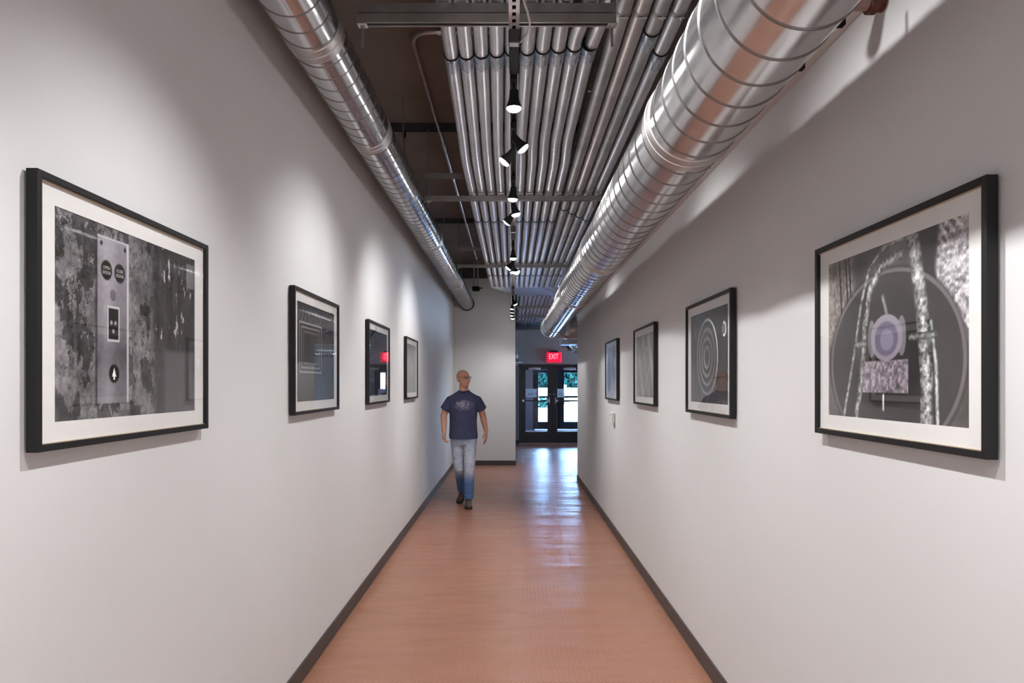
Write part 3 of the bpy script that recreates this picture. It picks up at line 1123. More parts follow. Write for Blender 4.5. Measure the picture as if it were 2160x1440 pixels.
# ------------------------------------------------------------------ lighting track
SX = 0.006
t = thing('perforated_strut', 'pale slotted strut along the corridor centre carrying the lamp track', 'strut', (SX, 3.0, 3.0))
s = MB()
y0, y1 = -1.0, 13.40
w = 0.0205
s.box(SX - w, SX - w + 0.003, y0, y1, 3.0, 3.041)
s.box(SX + w - 0.003, SX + w, y0, y1, 3.0, 3.041)
s.box(SX - w + 0.003, SX - 0.007, y0, y1, 3.0, 3.003)
s.box(SX + 0.007, SX + w - 0.003, y0, y1, 3.0, 3.003)
yy = y0
while yy < y1 - 0.02:
    s.box(SX - 0.007, SX + 0.007, yy, yy + 0.020, 3.0, 3.003)
    yy += 0.048
obj('slotted_channel', s, M['strut_pale'], t)
obj('inner_back', MB().box(SX - w + 0.003, SX + w - 0.003, y0, y1, 3.036, 3.041), M['black_metal'], t)
for y in (0.6, 3.06, 6.17, 9.7, 12.6):
    z1 = 3.21 if y < 4 else 3.256
    rdo = obj('threaded_rod', MB().cyl((SX, y + 0.001, 3.04), (SX, y + 0.001, z1 if y in (3.06, 6.17, 9.7) else ZC), 0.005, n=8), M['strut'], t, 40)

def track(lab, y0, y1, feed0, feed1):
    t = thing('lamp_track', lab, 'track', (SX, y0, 2.99), 'black lamp tracks')
    s = MB()
    s.box(SX - 0.017, SX - 0.008, y0, y1, 2.975, 3.0)
    s.box(SX + 0.008, SX + 0.017, y0, y1, 2.975, 3.0)
    s.box(SX - 0.008, SX + 0.008, y0, y1, 2.990, 3.0)
    obj('rail', s, M['black_metal'], t)
    f = obj('feed_box', MB().bbox(SX - 0.020, SX + 0.020, feed0, feed1, 2.950, 3.0, 0.004), M['black_metal'], t)
    obj('feed_cap', MB().bbox(SX - 0.022, SX + 0.022, feed0 - 0.012, feed0 + 0.03, 2.946, 3.0, 0.004), M['dark_steel'], f)
    obj('end_cap', MB().bbox(SX - 0.018, SX + 0.018, y1, y1 + 0.015, 2.973, 3.0, 0.003), M['black_metal'], t)
    return t


track('nearest black lamp track with feed box, at the top of the picture', 2.98, 5.35, 2.70, 2.98)
track('middle black lamp track, beyond the forward leaning lamp', 6.4, 8.1, 6.05, 6.4)
track('farthest black lamp track, reaching the end wall', 10.45, 13.2, 9.75, 10.40)
# feed cable
t = thing('power_cord', 'pale feed cable looping beside the near end of the lamp track', 'cable', (0.04, 2.7, 3.0))
cpth = [(0.026, 2.45, 3.05), (0.030, 2.5, 3.03), (0.055, 2.56, 3.0), (0.068, 2.63, 2.99), (0.058, 2.70, 2.985), (0.032, 2.76, 2.985), (0.022, 2.80, 2.985)]
obj('cable', MB().tube(cpth, 0.0045, 8), M['cord'], t, 60)
obj('cable_gland', MB().cyl((0.030, 2.775, 2.985), (0.018, 2.81, 2.985), 0.008, n=10), M['black_metal'], t, 40)

# lamp heads
def build_lamp():
    """prototype at the origin, hanging from z = 0, shade axis pointing down (-z) from the yoke"""
    t = thing('track_lamp', '', 'lamp', (0, 0, 0), 'track lamps along the corridor')
    obj('adapter', MB().bbox(-0.014, 0.014, -0.04, 0.04, -0.022, 0.012, 0.003), M['black_metal'], t)
    obj('stem', MB().cyl((0, 0, -0.02), (0, 0, -0.05), 0.007, n=10), M['black_metal'], t, 40)
    sh = MB().lathe([(0.012, 0.004), (0.019, 0.0), (0.021, -0.030), (0.025, -0.048), (0.034, -0.072), (0.037, -0.078), (0.037, -0.081),
                     (0.033, -0.079), (0.030, -0.070), (0.004, -0.068)], (0, 0, 0), 24)
    sho = obj('shade', sh, M['black_metal'], t, 50)
    sho.location = (0, 0, -0.052)
    ln = MB().lathe([(0.0315, -0.076), (0.0310, -0.084), (0.026, -0.090), (0.015, -0.0945), (0.001, -0.096)], (0, 0, 0), 24)
    me = mesh_from('lens', ln, M['lens'], 60)
    lo = bpy.data.objects.new('lens', me)
    col.objects.link(lo)
    lo.parent = sho
    return t


lamp = build_lamp()
PLX, PRX = XL, XR
lamps = [
    (3.05, (0.02, 3.15, 0.0), 'nearest track lamp, pointing straight down at the floor', 0.9),
    (3.62, (PRX, 3.72, 1.55), 'second track lamp, tilted right towards the ringed disc picture', 0.8),
    (3.84, (PLX, 3.92, 1.55), 'third track lamp, tilted left towards the second left picture', 0.8),
    (4.55, (-0.15, 4.75, 0.0), 'fourth track lamp, aiming down just before the second strut hanger', 0.9),
    (4.97, (0.75, 5.05, 0.0), 'track lamp just beyond the second strut hanger, shade flared right', 1.0),
    (5.27, (PLX, 5.90, 1.55), 'dark backed track lamp turned left behind the flared one', 1.0),
    (6.70, (0.05, 6.75, 0.0), 'lone track lamp on the middle track between two struts', 0.9),
    (7.36, (PLX, 7.57, 1.55), 'left lamp of the cluster of three on the middle track', 1.0),
    (7.52, (0.1, 7.6, 0.0), 'middle lamp of the cluster of three, facing down', 0.7),
    (7.68, (PRX, 7.35, 1.55), 'right lamp of the cluster of three on the middle track', 1.0),
    (10.62, (PRX, 11.0, 0.9), 'first lamp in the far row of five before the end wall', 0.7),
    (11.17, (-0.5, 11.9, 0.0), 'second lamp in the far row of five before the end wall', 0.45),
    (11.72, (-0.5, 13.4, 0.3), 'middle lamp in the far row of five before the end wall', 0.45),
    (12.25, (-0.6, 13.4, 0.3), 'fourth lamp in the far row of five before the end wall', 0.35),
    (12.85, (0.0, 12.9, 0.0), 'last lamp of the far row, nearest the end wall', 0.35),
]
for k, (y, aim, lab, pw) in enumerate(lamps):
    o = lamp if k == 0 else copy_tree(lamp)
    o.location = (SX, y, 2.965)
    o['label'] = lab
    sh = [c for c in o.children if c.name.startswith('shade')][0]
    piv = Vector((SX, y, 2.965 - 0.052))
    d = (Vector(aim) - piv).normalized()
    ang = min(math.acos(max(-1, min(1, -d.z))), math.radians(52))
    hor = Vector((d.x, d.y, 0))
    d2 = Vector((0, 0, -1)) if hor.length < 1e-4 else (hor.normalized() * math.sin(ang) + Vector((0, 0, -1)) * math.cos(ang))
    q = Vector((0, 0, -1)).rotation_difference(d2)
    sh.rotation_euler = q.to_euler()
    spot_light(piv + d2 * 0.108, piv + d2, SPOT_W * pw)
    # wide lens spill, an added fill light for pipes and ceiling
    gd = bpy.data.lights.new('lamp_spill', 'POINT')
    gd.energy = SPILL_W
    gd.color = LAMP_COL
    gd.shadow_soft_size = 0.03
    go = bpy.data.objects.new('lamp_spill', gd)
    go.location = piv + d2 * 0.135
    col.objects.link(go)

# ------------------------------------------------------------------ things on the right wall
t = thing('wall_thermostat', 'small white thermostat box on right wall under the farthest picture', 'thermostat', (XR, 7.27, 1.245))
obj('case', MB().bbox(XR - 0.042, XR, 7.20, 7.33, 1.195, 1.30, 0.006), M['white_plastic'], t)
obj('screen', MB().box(XR - 0.0435, XR - 0.041, 7.235, 7.30, 1.255, 1.285), M['conduit_dark'], t)
obj('button', MB().box(XR - 0.045, XR - 0.041, 7.285, 7.30, 1.222, 1.236), M['conduit_dark'], t)
# sprinkler pipe entering the wall
t = thing('sprinkler_pipe', 'pinkish pipe with rusty end entering the wall behind the large duct', 'pipe', (XR, 2.0, 2.721))
obj('pipe', MB().cyl((0.66, 2.0, 2.721), (1.045, 2.0, 2.721), 0.026, n=16), M['pink_pipe'], t, 40)
obj('rusty_collar', MB().lathe([(0.026, -0.045), (0.036, -0.042), (0.036, -0.020), (0.028, -0.018), (0.030, 0.0)], (XR, 2.0, 2.721), 16, 'x'), M['rust'], t, 40)
# duct and conduits seen in the lobby through the opening
t = thing('branch_duct', 'dull rectangular branch duct in the lobby behind the elbow', 'duct', (2.0, 14.2, 2.6))
obj('duct_body', MB().bbox(1.0, 4.4, 14.0, 14.6, 2.42, 2.85, 0.01), M['conduit_dark'], t)
for x in (1.35, 2.2, 3.1):
    obj('hanger_rod', MB().cyl((x, 14.3, 2.85), (x, 14.3, ZC), 0.006, n=8), M['strut'], t)
    obj('duct_flange', MB().bbox(x - 0.015, x + 0.015, 13.98, 14.62, 2.40, 2.87, 0.004), M['strut'], t)
t = thing('flexible_duct', 'crumpled silver flexible duct beside the exit sign', 'duct', (1.9, 17.6, 2.45))
fp, fr_ = [], []
for k in range(60):
    u = k / 59
    fp.append((1.36 + 1.6 * u, 17.5 + 0.05 * math.sin(u * 9), 2.62 - 0.22 * math.sin(min(1, u * 2.2) * PI / 2)))
    fr_.append(0.085 + 0.012 * (k % 2))
obj('corrugated_sleeve', MB().tube(fp, fr_, 16), M['duct_left'], t, 30)
obj('hanger_rod', MB().cyl((1.33, 17.5, 2.7), (1.33, 17.5, ZC), 0.006, n=8), M['strut'], t)
obj('connector_collar', MB().cyl((1.28, 17.5, 2.65), (1.38, 17.5, 2.62), 0.10, n=20), M['duct_band'], t, 40)
t = thing('diagonal_brace', 'dark diagonal brace dropping towards the exit sign', 'brace', (1.25, 16.8, 2.7))
obj('brace_bar', MB().tube([(0.98, 16.0, ZC), (0.98, 16.0, 2.9), (1.36, 16.0, 2.40)], 0.030, 8), M['dark_steel'], t)
obj('brace_foot', MB().bbox(1.30, 1.44, 15.94, 16.06, 2.365, 2.40, 0.006), M['strut'], t)

# ------------------------------------------------------------------ framed photographs
def vnoise(h, w, cells_y, cells_x, rg):
    g = rg.random((cells_y + 2, cells_x + 2))
    yy = np.linspace(0, cells_y, h, endpoint=False)
    xx = np.linspace(0, cells_x, w, endpoint=False)
    y0 = yy.astype(int)
    x0 = xx.astype(int)
    fy = (yy - y0)[:, None]
    fx = (xx - x0)[None, :]
    fy = fy * fy * (3 - 2 * fy)
    fx = fx * fx * (3 - 2 * fx)
    a = g[y0][:, x0]
    b_ = g[y0][:, x0 + 1]
    c = g[y0 + 1][:, x0]
    d = g[y0 + 1][:, x0 + 1]
    return a * (1 - fy) * (1 - fx) + b_ * (1 - fy) * fx + c * fy * (1 - fx) + d * fy * fx


def fbm(h, w, cy, cx, rg, oct_=5, gain=0.55):
    s = np.zeros((h, w))
    a, t_ = 1.0, 0.0
    for _ in range(oct_):
        s += a * vnoise(h, w, cy, cx, rg)
        t_ += a
        a *= gain
        cy, cx = min(cy * 2, h), min(cx * 2, w)
    return s / t_


def sstep(a, b_, x):
    t_ = np.clip((x - a) / (b_ - a), 0, 1)
    return t_ * t_ * (3 - 2 * t_)


def blend(img, mask, colr):
    m_ = mask[..., None]
    return img * (1 - m_) + np.array(colr) * m_


def segdist(S, Tt, a, b_, asp):
    ax, ay, bx, by = a[0] * asp, a[1], b_[0] * asp, b_[1]
    px, py = S * asp - ax, Tt - ay
    dx, dy = bx - ax, by - ay
    h = np.clip((px * dx + py * dy) / (dx * dx + dy * dy), 0, 1)
    return np.hypot(px - dx * h, py - dy * h)


ASP = 1.47


def grid(h, w):
    return np.meshgrid(np.linspace(0, 1, w), np.linspace(0, 1, h))


def art_elevator(h, w):
    rg = np.random.default_rng(21)
    S, Tt = grid(h, w)
    base = fbm(h, w, 5, 7, rg, 6, 0.62)
    fine = fbm(h, w, 40, 60, rg, 3)
    val = 112 + (base - 0.5) * 110 + (fine - 0.5) * 60
    streak = fbm(h, w, 4, 50, rg, 4)
    pn = fbm(h, w, 5, 12, rg, 7, 0.66)
    peel = sstep(0.47, 0.50, pn)
    edge = sstep(0.018, 0.004, np.abs(pn - 0.485))
    val = val * (1 - 0.38 * (1 - peel)) + edge * 34
    cr = np.abs(fbm(h, w, 8, 12, rg, 5, 0.6) - 0.5)
    val = val - 40 * sstep(0.012, 0.003, cr)
    right = sstep(0.58, 0.66, S + 0.10 * (base - 0.5) + 0.05 * (Tt - 0.5))
    dark = 62 + (streak - 0.5) * 42 + (fine - 0.5) * 18
    flecks = sstep(0.70, 0.76, fbm(h, w, 12, 46, rg, 4, 0.6)) * (Tt > 0.35)
    dark = dark + flecks * 95
    smoothg = sstep(0.40, 0.36, Tt) * sstep(0.70, 0.74, S)
    dark = dark * (1 - smoothg) + smoothg * 88
    val = val * (1 - right) + dark * right
    img = np.stack([val * 1.0, val * 0.965, val * 0.985], -1)
    def rect(s0, s1, t0, t1, e=0.004):
        return sstep(s0 - e, s0 + e, S) * sstep(s1 + e, s1 - e, S) * sstep(t0 - e, t0 + e, Tt) * sstep(t1 + e, t1 - e, Tt)
    img = blend(img, 0.6 * rect(0.225, 0.252, 0.06, 0.93, 0.01), (30, 28, 30))
    plate = rect(0.237, 0.442, 0.073, 0.944)
    pv = 118 + 20 * (fine - 0.5) + 26 * np.exp(-((S - 0.30) / 0.05) ** 2) + 18 * (Tt - 0.5) - 26 * np.exp(-((Tt - 0.33) / 0.1) ** 2)
    pimg = np.stack([pv, pv * 0.955, pv * 1.02], -1)
    img = img * (1 - plate[..., None]) + pimg * plate[..., None]
    img = blend(img, rect(0.428, 0.442, 0.075, 0.942, 0.003), (176, 170, 176))
    img = blend(img, rect(0.237, 0.442, 0.934, 0.944, 0.003), (170, 165, 170))
    def disc(s, t_, r, e=0.006):
        d = np.hypot((S - s) * ASP, Tt - t_)
        return sstep(r + e, r - e, d)
    for (s, t_) in ((0.262, 0.905), (0.415, 0.905)):
        img = blend(img, disc(s, t_, 0.011), (25, 24, 26))
    for (s, t_) in ((0.294, 0.770), (0.380, 0.770)):
        img = blend(img, disc(s, t_, 0.052), (62, 58, 60))
        img = blend(img, disc(s, t_, 0.046), (30, 27, 29))
    img = blend(img, disc(0.343, 0.231, 0.050), (60, 56, 60))
    img = blend(img, disc(0.343, 0.231, 0.043), (30, 27, 29))
    arrow = ((Tt > 0.215) & (Tt < 0.262) & (np.abs(S - 0.343) * ASP < (0.262 - Tt) * 0.42)) | \
            ((Tt > 0.198) & (Tt <= 0.215) & (np.abs(S - 0.343) * ASP < 0.007))
    img = blend(img, arrow.astype(float), (235, 226, 215))
    img = blend(img, rect(0.300, 0.378, 0.400, 0.588, 0.003), (182, 176, 180))
    img = blend(img, rect(0.307, 0.371, 0.412, 0.576, 0.003), (36, 34, 36))
    for (s, t_) in ((0.325, 0.50), (0.352, 0.50), (0.338, 0.455)):
        img = blend(img, disc(s, t_, 0.012), (150, 146, 148))
    img = blend(img, disc(0.335, 0.645, 0.03) * 0.4, (60, 50, 48))
    img = blend(img, rect(0.92, 0.995, 0.80, 0.96, 0.004) * 0.6, (140, 138, 140))
    return img


def art_wheel(h, w):
    rg = np.random.default_rng(5)
    S, Tt = grid(h, w)
    base = fbm(h, w, 5, 7, rg, 6, 0.6)
    fine = fbm(h, w, 50, 70, rg, 3)
    v = 88 + (base - 0.5) * 60
    img = np.stack([v * 1.02, v * 0.97, v * 0.96], -1)
    # brownish masonry at the upper left
    lm = sstep(0.26, 0.20, S) * sstep(0.42, 0.52, Tt)
    bv = 118 + (fine - 0.5) * 90 + (base - 0.5) * 80
    img = img * (1 - lm[..., None]) + np.stack([bv, bv * 0.92, bv * 0.87], -1) * lm[..., None]
    for k, s in enumerate((0.10, 0.16, 0.19)):
        img = blend(img, sstep(0.012, 0.006, segdist(S, Tt, (s, 1.0), (s + 0.03, 0.60), ASP)), (44, 40, 42))
    # pale rough plaster at the right
    rm = sstep(0.0, 0.03, (S - 0.80) - (0.75 - Tt) * 0.20) * sstep(0.33, 0.50, Tt)
    pv = 150 + (fine - 0.5) * 150 + 30 * np.sin((S * 1.5 + Tt) * 90) * (base > 0.5)
    img = img * (1 - rm[..., None]) + np.stack([pv, pv * 0.97, pv * 1.0], -1) * rm[..., None]
    img = blend(img, sstep(0.09, 0.05, np.abs(S - 0.76 + (0.9 - Tt) * 0.1)) * (Tt > 0.62), (60, 55, 57))
    # the big dark wheel
    d = np.hypot((S - 0.505) / 0.49, (Tt - 0.33) / 0.53)
    wm = sstep(1.0, 0.985, d)
    wv = 66 + (base - 0.5) * 16
    img = img * (1 - wm[..., None]) + np.stack([wv * 1.03, wv * 0.96, wv * 0.97], -1) * wm[..., None]
    rim = sstep(0.03, 0.015, np.abs(d - 0.965))
    img = blend(img, rim * 0.7, (122, 112, 114))
    img = blend(img, sstep(0.03, 0.0, np.abs(d - 1.0)) * 0.35, (40, 36, 38))
    img = blend(img, sstep(1.0, 0.9, np.hypot((S - 0.45) / 0.33, (Tt - 0.42) / 0.38)) * 0.4, (52, 47, 48))
    # ribs
    def bar(pts, wd, c, rough=60):
        nonlocal img
        dd = np.full(S.shape, 9.0)
        for a, b_ in zip(pts[:-1], pts[1:]):
            dd = np.minimum(dd, segdist(S, Tt, a, b_, ASP))
        mk = sstep(wd, wd * 0.82, dd)
        shade_ = 1.1 - 0.5 * (dd / wd)
        val = (c + (fine - 0.5) * rough * 2 + (base - 0.5) * 50) * shade_
        img = img * (1 - mk[..., None]) + np.stack([val * 0.98, val * 0.99, val * 0.98], -1) * mk[..., None]
    bar([(0.15, 0.02), (0.24, 0.40), (0.30, 0.70), (0.37, 0.90), (0.48, 0.985), (0.62, 1.0)], 0.020, 130)
    bar([(0.255, 0.0), (0.30, 0.22), (0.33, 0.55), (0.37, 0.76), (0.46, 0.88), (0.60, 0.915)], 0.034, 128, 80)
    bar([(0.765, 0.0), (0.765, 0.25), (0.735, 0.60), (0.69, 0.92), (0.67, 1.0)], 0.064, 140, 90)
    bar([(0.83, 0.0), (0.82, 0.30), (0.79, 0.52)], 0.018, 150)
    bar([(0.25, 0.445), (0.34, 0.445)], 0.022, 120)
    bar([(0.66, 0.455), (0.82, 0.455)], 0.022, 118)
    # bearing and plate
    def ell(s, t_, rs, rt, c, mul=1.0):
        nonlocal img
        img = blend(img, sstep(1.03, 0.97, np.hypot((S - s) / rs, (Tt - t_) / rt)) * mul, c)
    bar([(0.47, 0.70), (0.50, 0.60)], 0.020, 118, 20)
    ell(0.385, 0.47, 0.03, 0.11, (112, 104, 112))
    ell(0.605, 0.47, 0.03, 0.11, (112, 104, 112))
    ell(0.495, 0.468, 0.118, 0.132, (128, 120, 134))
    ell(0.495, 0.462, 0.085, 0.098, (100, 94, 116))
    ell(0.500, 0.455, 0.050, 0.060, (118, 112, 136))
    rc = sstep(0.306, 0.312, S) * sstep(0.652, 0.646, S) * sstep(0.152, 0.158, Tt) * sstep(0.342, 0.336, Tt)
    val = 124 + (fine - 0.5) * 120
    img = img * (1 - rc[..., None]) + np.stack([val * 1.02, val * 0.92, val * 1.0], -1) * rc[..., None]
    bar([(0.475, 0.14), (0.475, 0.06)], 0.012, 190, 20)
    return img


def art_panels(h, w):
    rg = np.random.default_rng(8)
    S, Tt = grid(h, w)
    v = 62 + (fbm(h, w, 4, 4, rg, 4) - 0.5) * 26
    img = np.stack([v, v * 0.97, v * 0.97], -1)
    for k, q in enumerate((0.0, 0.05, 0.10)):
        s0, s1, t0, t1 = 0.06 + q, 0.62 - q, 0.30 + q * 0.9, 0.80 - q * 0.9
        dx = np.maximum(np.maximum(s0 - S, S - s1) * ASP, np.maximum(t0 - Tt, Tt - t1))
        img = blend(img, sstep(0.014, 0.004, np.abs(dx)) * (0.9 - 0.2 * k), (168, 160, 155))
    for s in (0.66, 0.72, 0.78, 0.84, 0.90):
        img = blend(img, sstep(0.012, 0.003, segdist(S, Tt, (s, 0.32), (s, 0.72), ASP)) * 0.55, (150, 145, 142))
    img = blend(img, sstep(0.30, 0.26, Tt) * 0.5, (84, 82, 80))
    return img


def art_dark(h, w):
    rg = np.random.default_rng(9)
    S, Tt = grid(h, w)
    v = 48 + (fbm(h, w, 5, 5, rg, 4) - 0.5) * 44
    img = np.stack([v * 1.03, v * 0.98, v * 1.02], -1)
    img = blend(img, sstep(0.03, 0.01, segdist(S, Tt, (0.1, 0.55), (0.95, 0.78), ASP)) * 0.6, (110, 92, 96))
    d = np.hypot((S - 0.62) * ASP, Tt - 0.45)
    img = blend(img, sstep(0.025, 0.008, np.abs(d - 0.18)) * 0.6, (130, 122, 124))
    return img


def art_soft(h, w):
    rg = np.random.default_rng(10)
    S, Tt = grid(h, w)
    v = 92 + (fbm(h, w, 6, 5, rg, 5) - 0.5) * 60
    img = np.stack([v, v * 0.98, v * 0.97], -1)
    img = blend(img, sstep(0.22, 0.10, np.hypot((S - 0.5) * ASP, (Tt - 0.5) * 0.8)) * 0.5, (150, 146, 144))
    for s in (0.18, 0.28):
        img = blend(img, sstep(0.02, 0.006, segdist(S, Tt, (s, 0.2), (s + 0.04, 0.8), ASP)) * 0.7, (160, 156, 154))
    return img


def art_rings(h, w):
    rg = np.random.default_rng(12)
    S, Tt = grid(h, w)
    v = 74 + (fbm(h, w, 4, 4, rg, 4) - 0.5) * 16 - 14 * (Tt - 0.5)
    img = np.stack([v, v * 0.975, v * 0.98], -1)
    cx_, cy_ = 0.47, 0.50
    d = np.hypot((S - cx_) * ASP, Tt - cy_)
    R_ = 0.405
    disc = sstep(R_ + 0.01, R_ - 0.01, d)
    dv = 86 + 16 * np.cos(d / R_ * 2 * PI * 4.0)
    img = img * (1 - disc[..., None]) + np.stack([dv, dv * 0.965, dv * 0.965], -1) * disc[..., None]
    ang = np.arctan2(Tt - cy_, (S - cx_) * ASP)
    hl = 0.35 + 0.65 * np.clip(np.cos(ang - 0.5), 0, 1)
    img = blend(img, sstep(0.022, 0.008, np.abs(d - R_)) * hl, (196, 192, 192))
    for rr, st in ((0.30, 0.45), (0.21, 0.5), (0.12, 0.7)):
        hl2 = 0.25 + 0.75 * np.clip(np.cos(ang - 3.9), 0, 1)
        img = blend(img, sstep(0.020, 0.006, np.abs(d - rr)) * hl2 * st, (186, 180, 178))
    img = blend(img, sstep(0.05, 0.02, d) * 0.6, (56, 52, 52))
    d2 = np.hypot((S - 0.90) * ASP, Tt - 0.76)
    img = blend(img, sstep(0.085, 0.07, d2), (120, 116, 116))
    img = blend(img, sstep(0.018, 0.006, np.abs(d2 - 0.065)) * (S > 0.88), (214, 210, 210))
    for a, b_ in (((0.06, 0.98), (0.16, 0.72)), ((0.30, 0.02), (0.36, 0.12)), ((0.50, 0.06), (0.46, 0.0))):
        img = blend(img, sstep(0.014, 0.004, segdist(S, Tt, a, b_, ASP)) * 0.5, (150, 146, 146))
    return img


def art_diagonal(h, w):
    rg = np.random.default_rng(13)
    S, Tt = grid(h, w)
    base = fbm(h, w, 5, 5, rg, 5)
    u = (S * ASP + Tt * 0.55)
    v = 100 + 26 * np.sin(u * 13) + (base - 0.5) * 60
    v = v - 22 * sstep(0.35, 0.0, np.abs(S - 0.1))
    img = np.stack([v, v * 0.985, v * 0.955], -1)
    img = blend(img, sstep(0.45, 0.25, np.hypot((S - 0.55) * ASP, (Tt - 0.42) * 0.9)) * 0.55, (96, 84, 82))
    for a, b_ in (((0.05, 0.5), (0.5, 1.0)), ((0.62, 1.0), (0.98, 0.45)), ((0.4, 0.0), (0.9, 0.6)), ((0.2, 0.0), (0.1, 0.5))):
        img = blend(img, sstep(0.035, 0.010, segdist(S, Tt, a, b_, ASP)) * 0.6, (148, 146, 140))
    d = np.hypot((S - 0.62) * ASP, Tt - 0.76)
    img = blend(img, sstep(0.05, 0.02, d) * 0.7, (190, 188, 184))
    return img


def art_pale(h, w):
    rg = np.random.default_rng(14)
    S, Tt = grid(h, w)
    base = fbm(h, w, 4, 4, rg, 4)
    v = 150 + (base - 0.5) * 40
    img = np.stack([v * 0.96, v * 0.95, v * 1.04], -1)
    for (s, t_, rs, rt, c, mu) in ((0.22, 0.42, 0.22, 0.40, (86, 82, 98), 0.9), (0.70, 0.60, 0.26, 0.36, (104, 98, 112), 0.9),
                                   (0.70, 0.58, 0.14, 0.22, (70, 66, 78), 0.8), (0.76, 0.66, 0.05, 0.10, (190, 186, 196), 0.9)):
        img = blend(img, sstep(1.05, 0.92, np.hypot((S - s) / rs, (Tt - t_) / rt)) * mu, c)
    img = blend(img, sstep(0.12, 0.0, Tt) * 0.5, (196, 194, 204))
    return img


TONE = {'art_pale': (1.3, 120, 30), 'art_diagonal': (1.5, 105, 12), 'art_soft': (1.3, 100, 0), 'art_dark': (1.2, 60, -12),
        'art_elevator': (1.25, 100, 0), 'art_panels': (1.3, 70, -8)}


def print_mesh(name, art, side, x, y0, y1, z0, z1, nx, ny, off):
    """flat vertex-coloured print in the plane X = x; side -1 left wall (seen left to right = growing y), +1 right wall (falling y)"""
    gain, piv, lift = TONE.get(art.__name__, (1.45, 92, -4))
    img = art(ny, nx)
    lum = img.mean(-1, keepdims=True)
    img = np.clip((lum - piv) * gain + piv + lift + (img - lum) * 0.8, 6, 250) / 255.0
    lin = np.where(img <= 0.04045, img / 12.92, ((img + 0.055) / 1.055) ** 2.4)
    ss = np.linspace(0, 1, nx)
    tt = np.linspace(0, 1, ny)
    yv = y0 + (y1 - y0) * ss if side < 0 else y1 - (y1 - y0) * ss
    zv = z0 + (z1 - z0) * tt
    Y, Z = np.meshgrid(yv, zv)
    V = np.stack([np.full(Y.shape, x) - off[0], Y - off[1], Z - off[2]], -1).reshape(-1, 3)
    idx = np.arange(nx * ny).reshape(ny, nx)
    a, b_, c, d = idx[:-1, :-1], idx[:-1, 1:], idx[1:, 1:], idx[1:, :-1]
    F = np.stack([a, b_, c, d], -1).reshape(-1, 4)
    if side > 0:
        pass
    me = bpy.data.meshes.new(name)
    me.vertices.add(len(V))
    me.vertices.foreach_set('co', V.astype(np.float32).ravel())
    me.loops.add(F.size)
    me.loops.foreach_set('vertex_index', F.astype(np.int32).ravel())
    me.polygons.add(len(F))
    me.polygons.foreach_set('loop_start', np.arange(0, F.size, 4, dtype=np.int32))
    me.update(calc_edges=True)
    at = me.color_attributes.new('ink', 'FLOAT_COLOR', 'POINT')
    rgba = np.concatenate([lin.reshape(-1, 3), np.ones((len(V), 1))], 1)
    at.data.foreach_set('color', rgba.astype(np.float32).ravel())
    me.materials.append(M['print'])
    return me


def picture(side, y0, y1, z0, z1, art, nx, ny, lab):
    xw = XL if side < 0 else XR
    n = -side                     # direction into the room
    def X(d):
        return xw + n * d
    def bx(mb, d0, d1, a0, a1, b0, b1):
        xa, xb = sorted((X(d0), X(d1)))
        return mb.box(xa, xb, a0, a1, b0, b1)
    t = thing('picture', lab, 'picture', (xw, (y0 + y1) / 2, z0), 'framed photographs in the corridor')
    fw, dp = 0.017, 0.034
    g0 = 0.006
    sc_ = (z1 - z0) / 0.664
    ms, mt_ = 0.062 * sc_, 0.0505 * sc_
    for (nm, a0, a1, b0, b1) in (('frame_rail', y0, y0 + fw, z0, z1), ('frame_rail', y1 - fw, y1, z0, z1),
                                 ('frame_rail', y0 + fw, y1 - fw, z0, z0 + fw), ('frame_rail', y0 + fw, y1 - fw, z1 - fw, z1)):
        xa, xb = sorted((X(g0), X(dp)))
        obj(nm, MB().bbox(xa, xb, a0, a1, b0, b1, 0.0012), M['black_frame'], t)
    iy0, iy1, iz0, iz1 = y0 + fw, y1 - fw, z0 + fw, z1 - fw
    obj('backing_board', bx(MB(), g0, 0.017, iy0, iy1, iz0, iz1), M['mat_bevel'], t)
    py0, py1, pz0, pz1 = iy0 + ms, iy1 - ms, iz0 + mt_, iz1 - mt_
    mm = MB()
    bx(mm, 0.0185, 0.021, iy0, py0, iz0, iz1)
    bx(mm, 0.0185, 0.021, py1, iy1, iz0, iz1)
    bx(mm, 0.0185, 0.021, py0, py1, iz0, pz0)
    bx(mm, 0.0185, 0.021, py0, py1, pz1, iz1)
    obj('mat_board', mm, M['mat_board'], t)
    lip = MB()
    bx(lip, 0.021, 0.026, iy0, iy1, iz1 - 0.003, iz1)
    bx(lip, 0.021, 0.026, iy0, iy1, iz0, iz0 + 0.002)
    obj('frame_lip', lip, M['mat_bevel'], t)
    off = wloc(t)
    me = print_mesh('photo_print', art, side, X(0.0188), py0, py1, pz0, pz1, nx, ny, off)
    pr = bpy.data.objects.new('photo_print', me)
    col.objects.link(pr)
    pr.parent = t
    obj('glass', bx(MB(), 0.0265, 0.0285, iy0, iy1, iz0, iz1), M['pic_glass'], t)
    return t, pr, (X(0.0191), py0, py1, pz0, pz1)


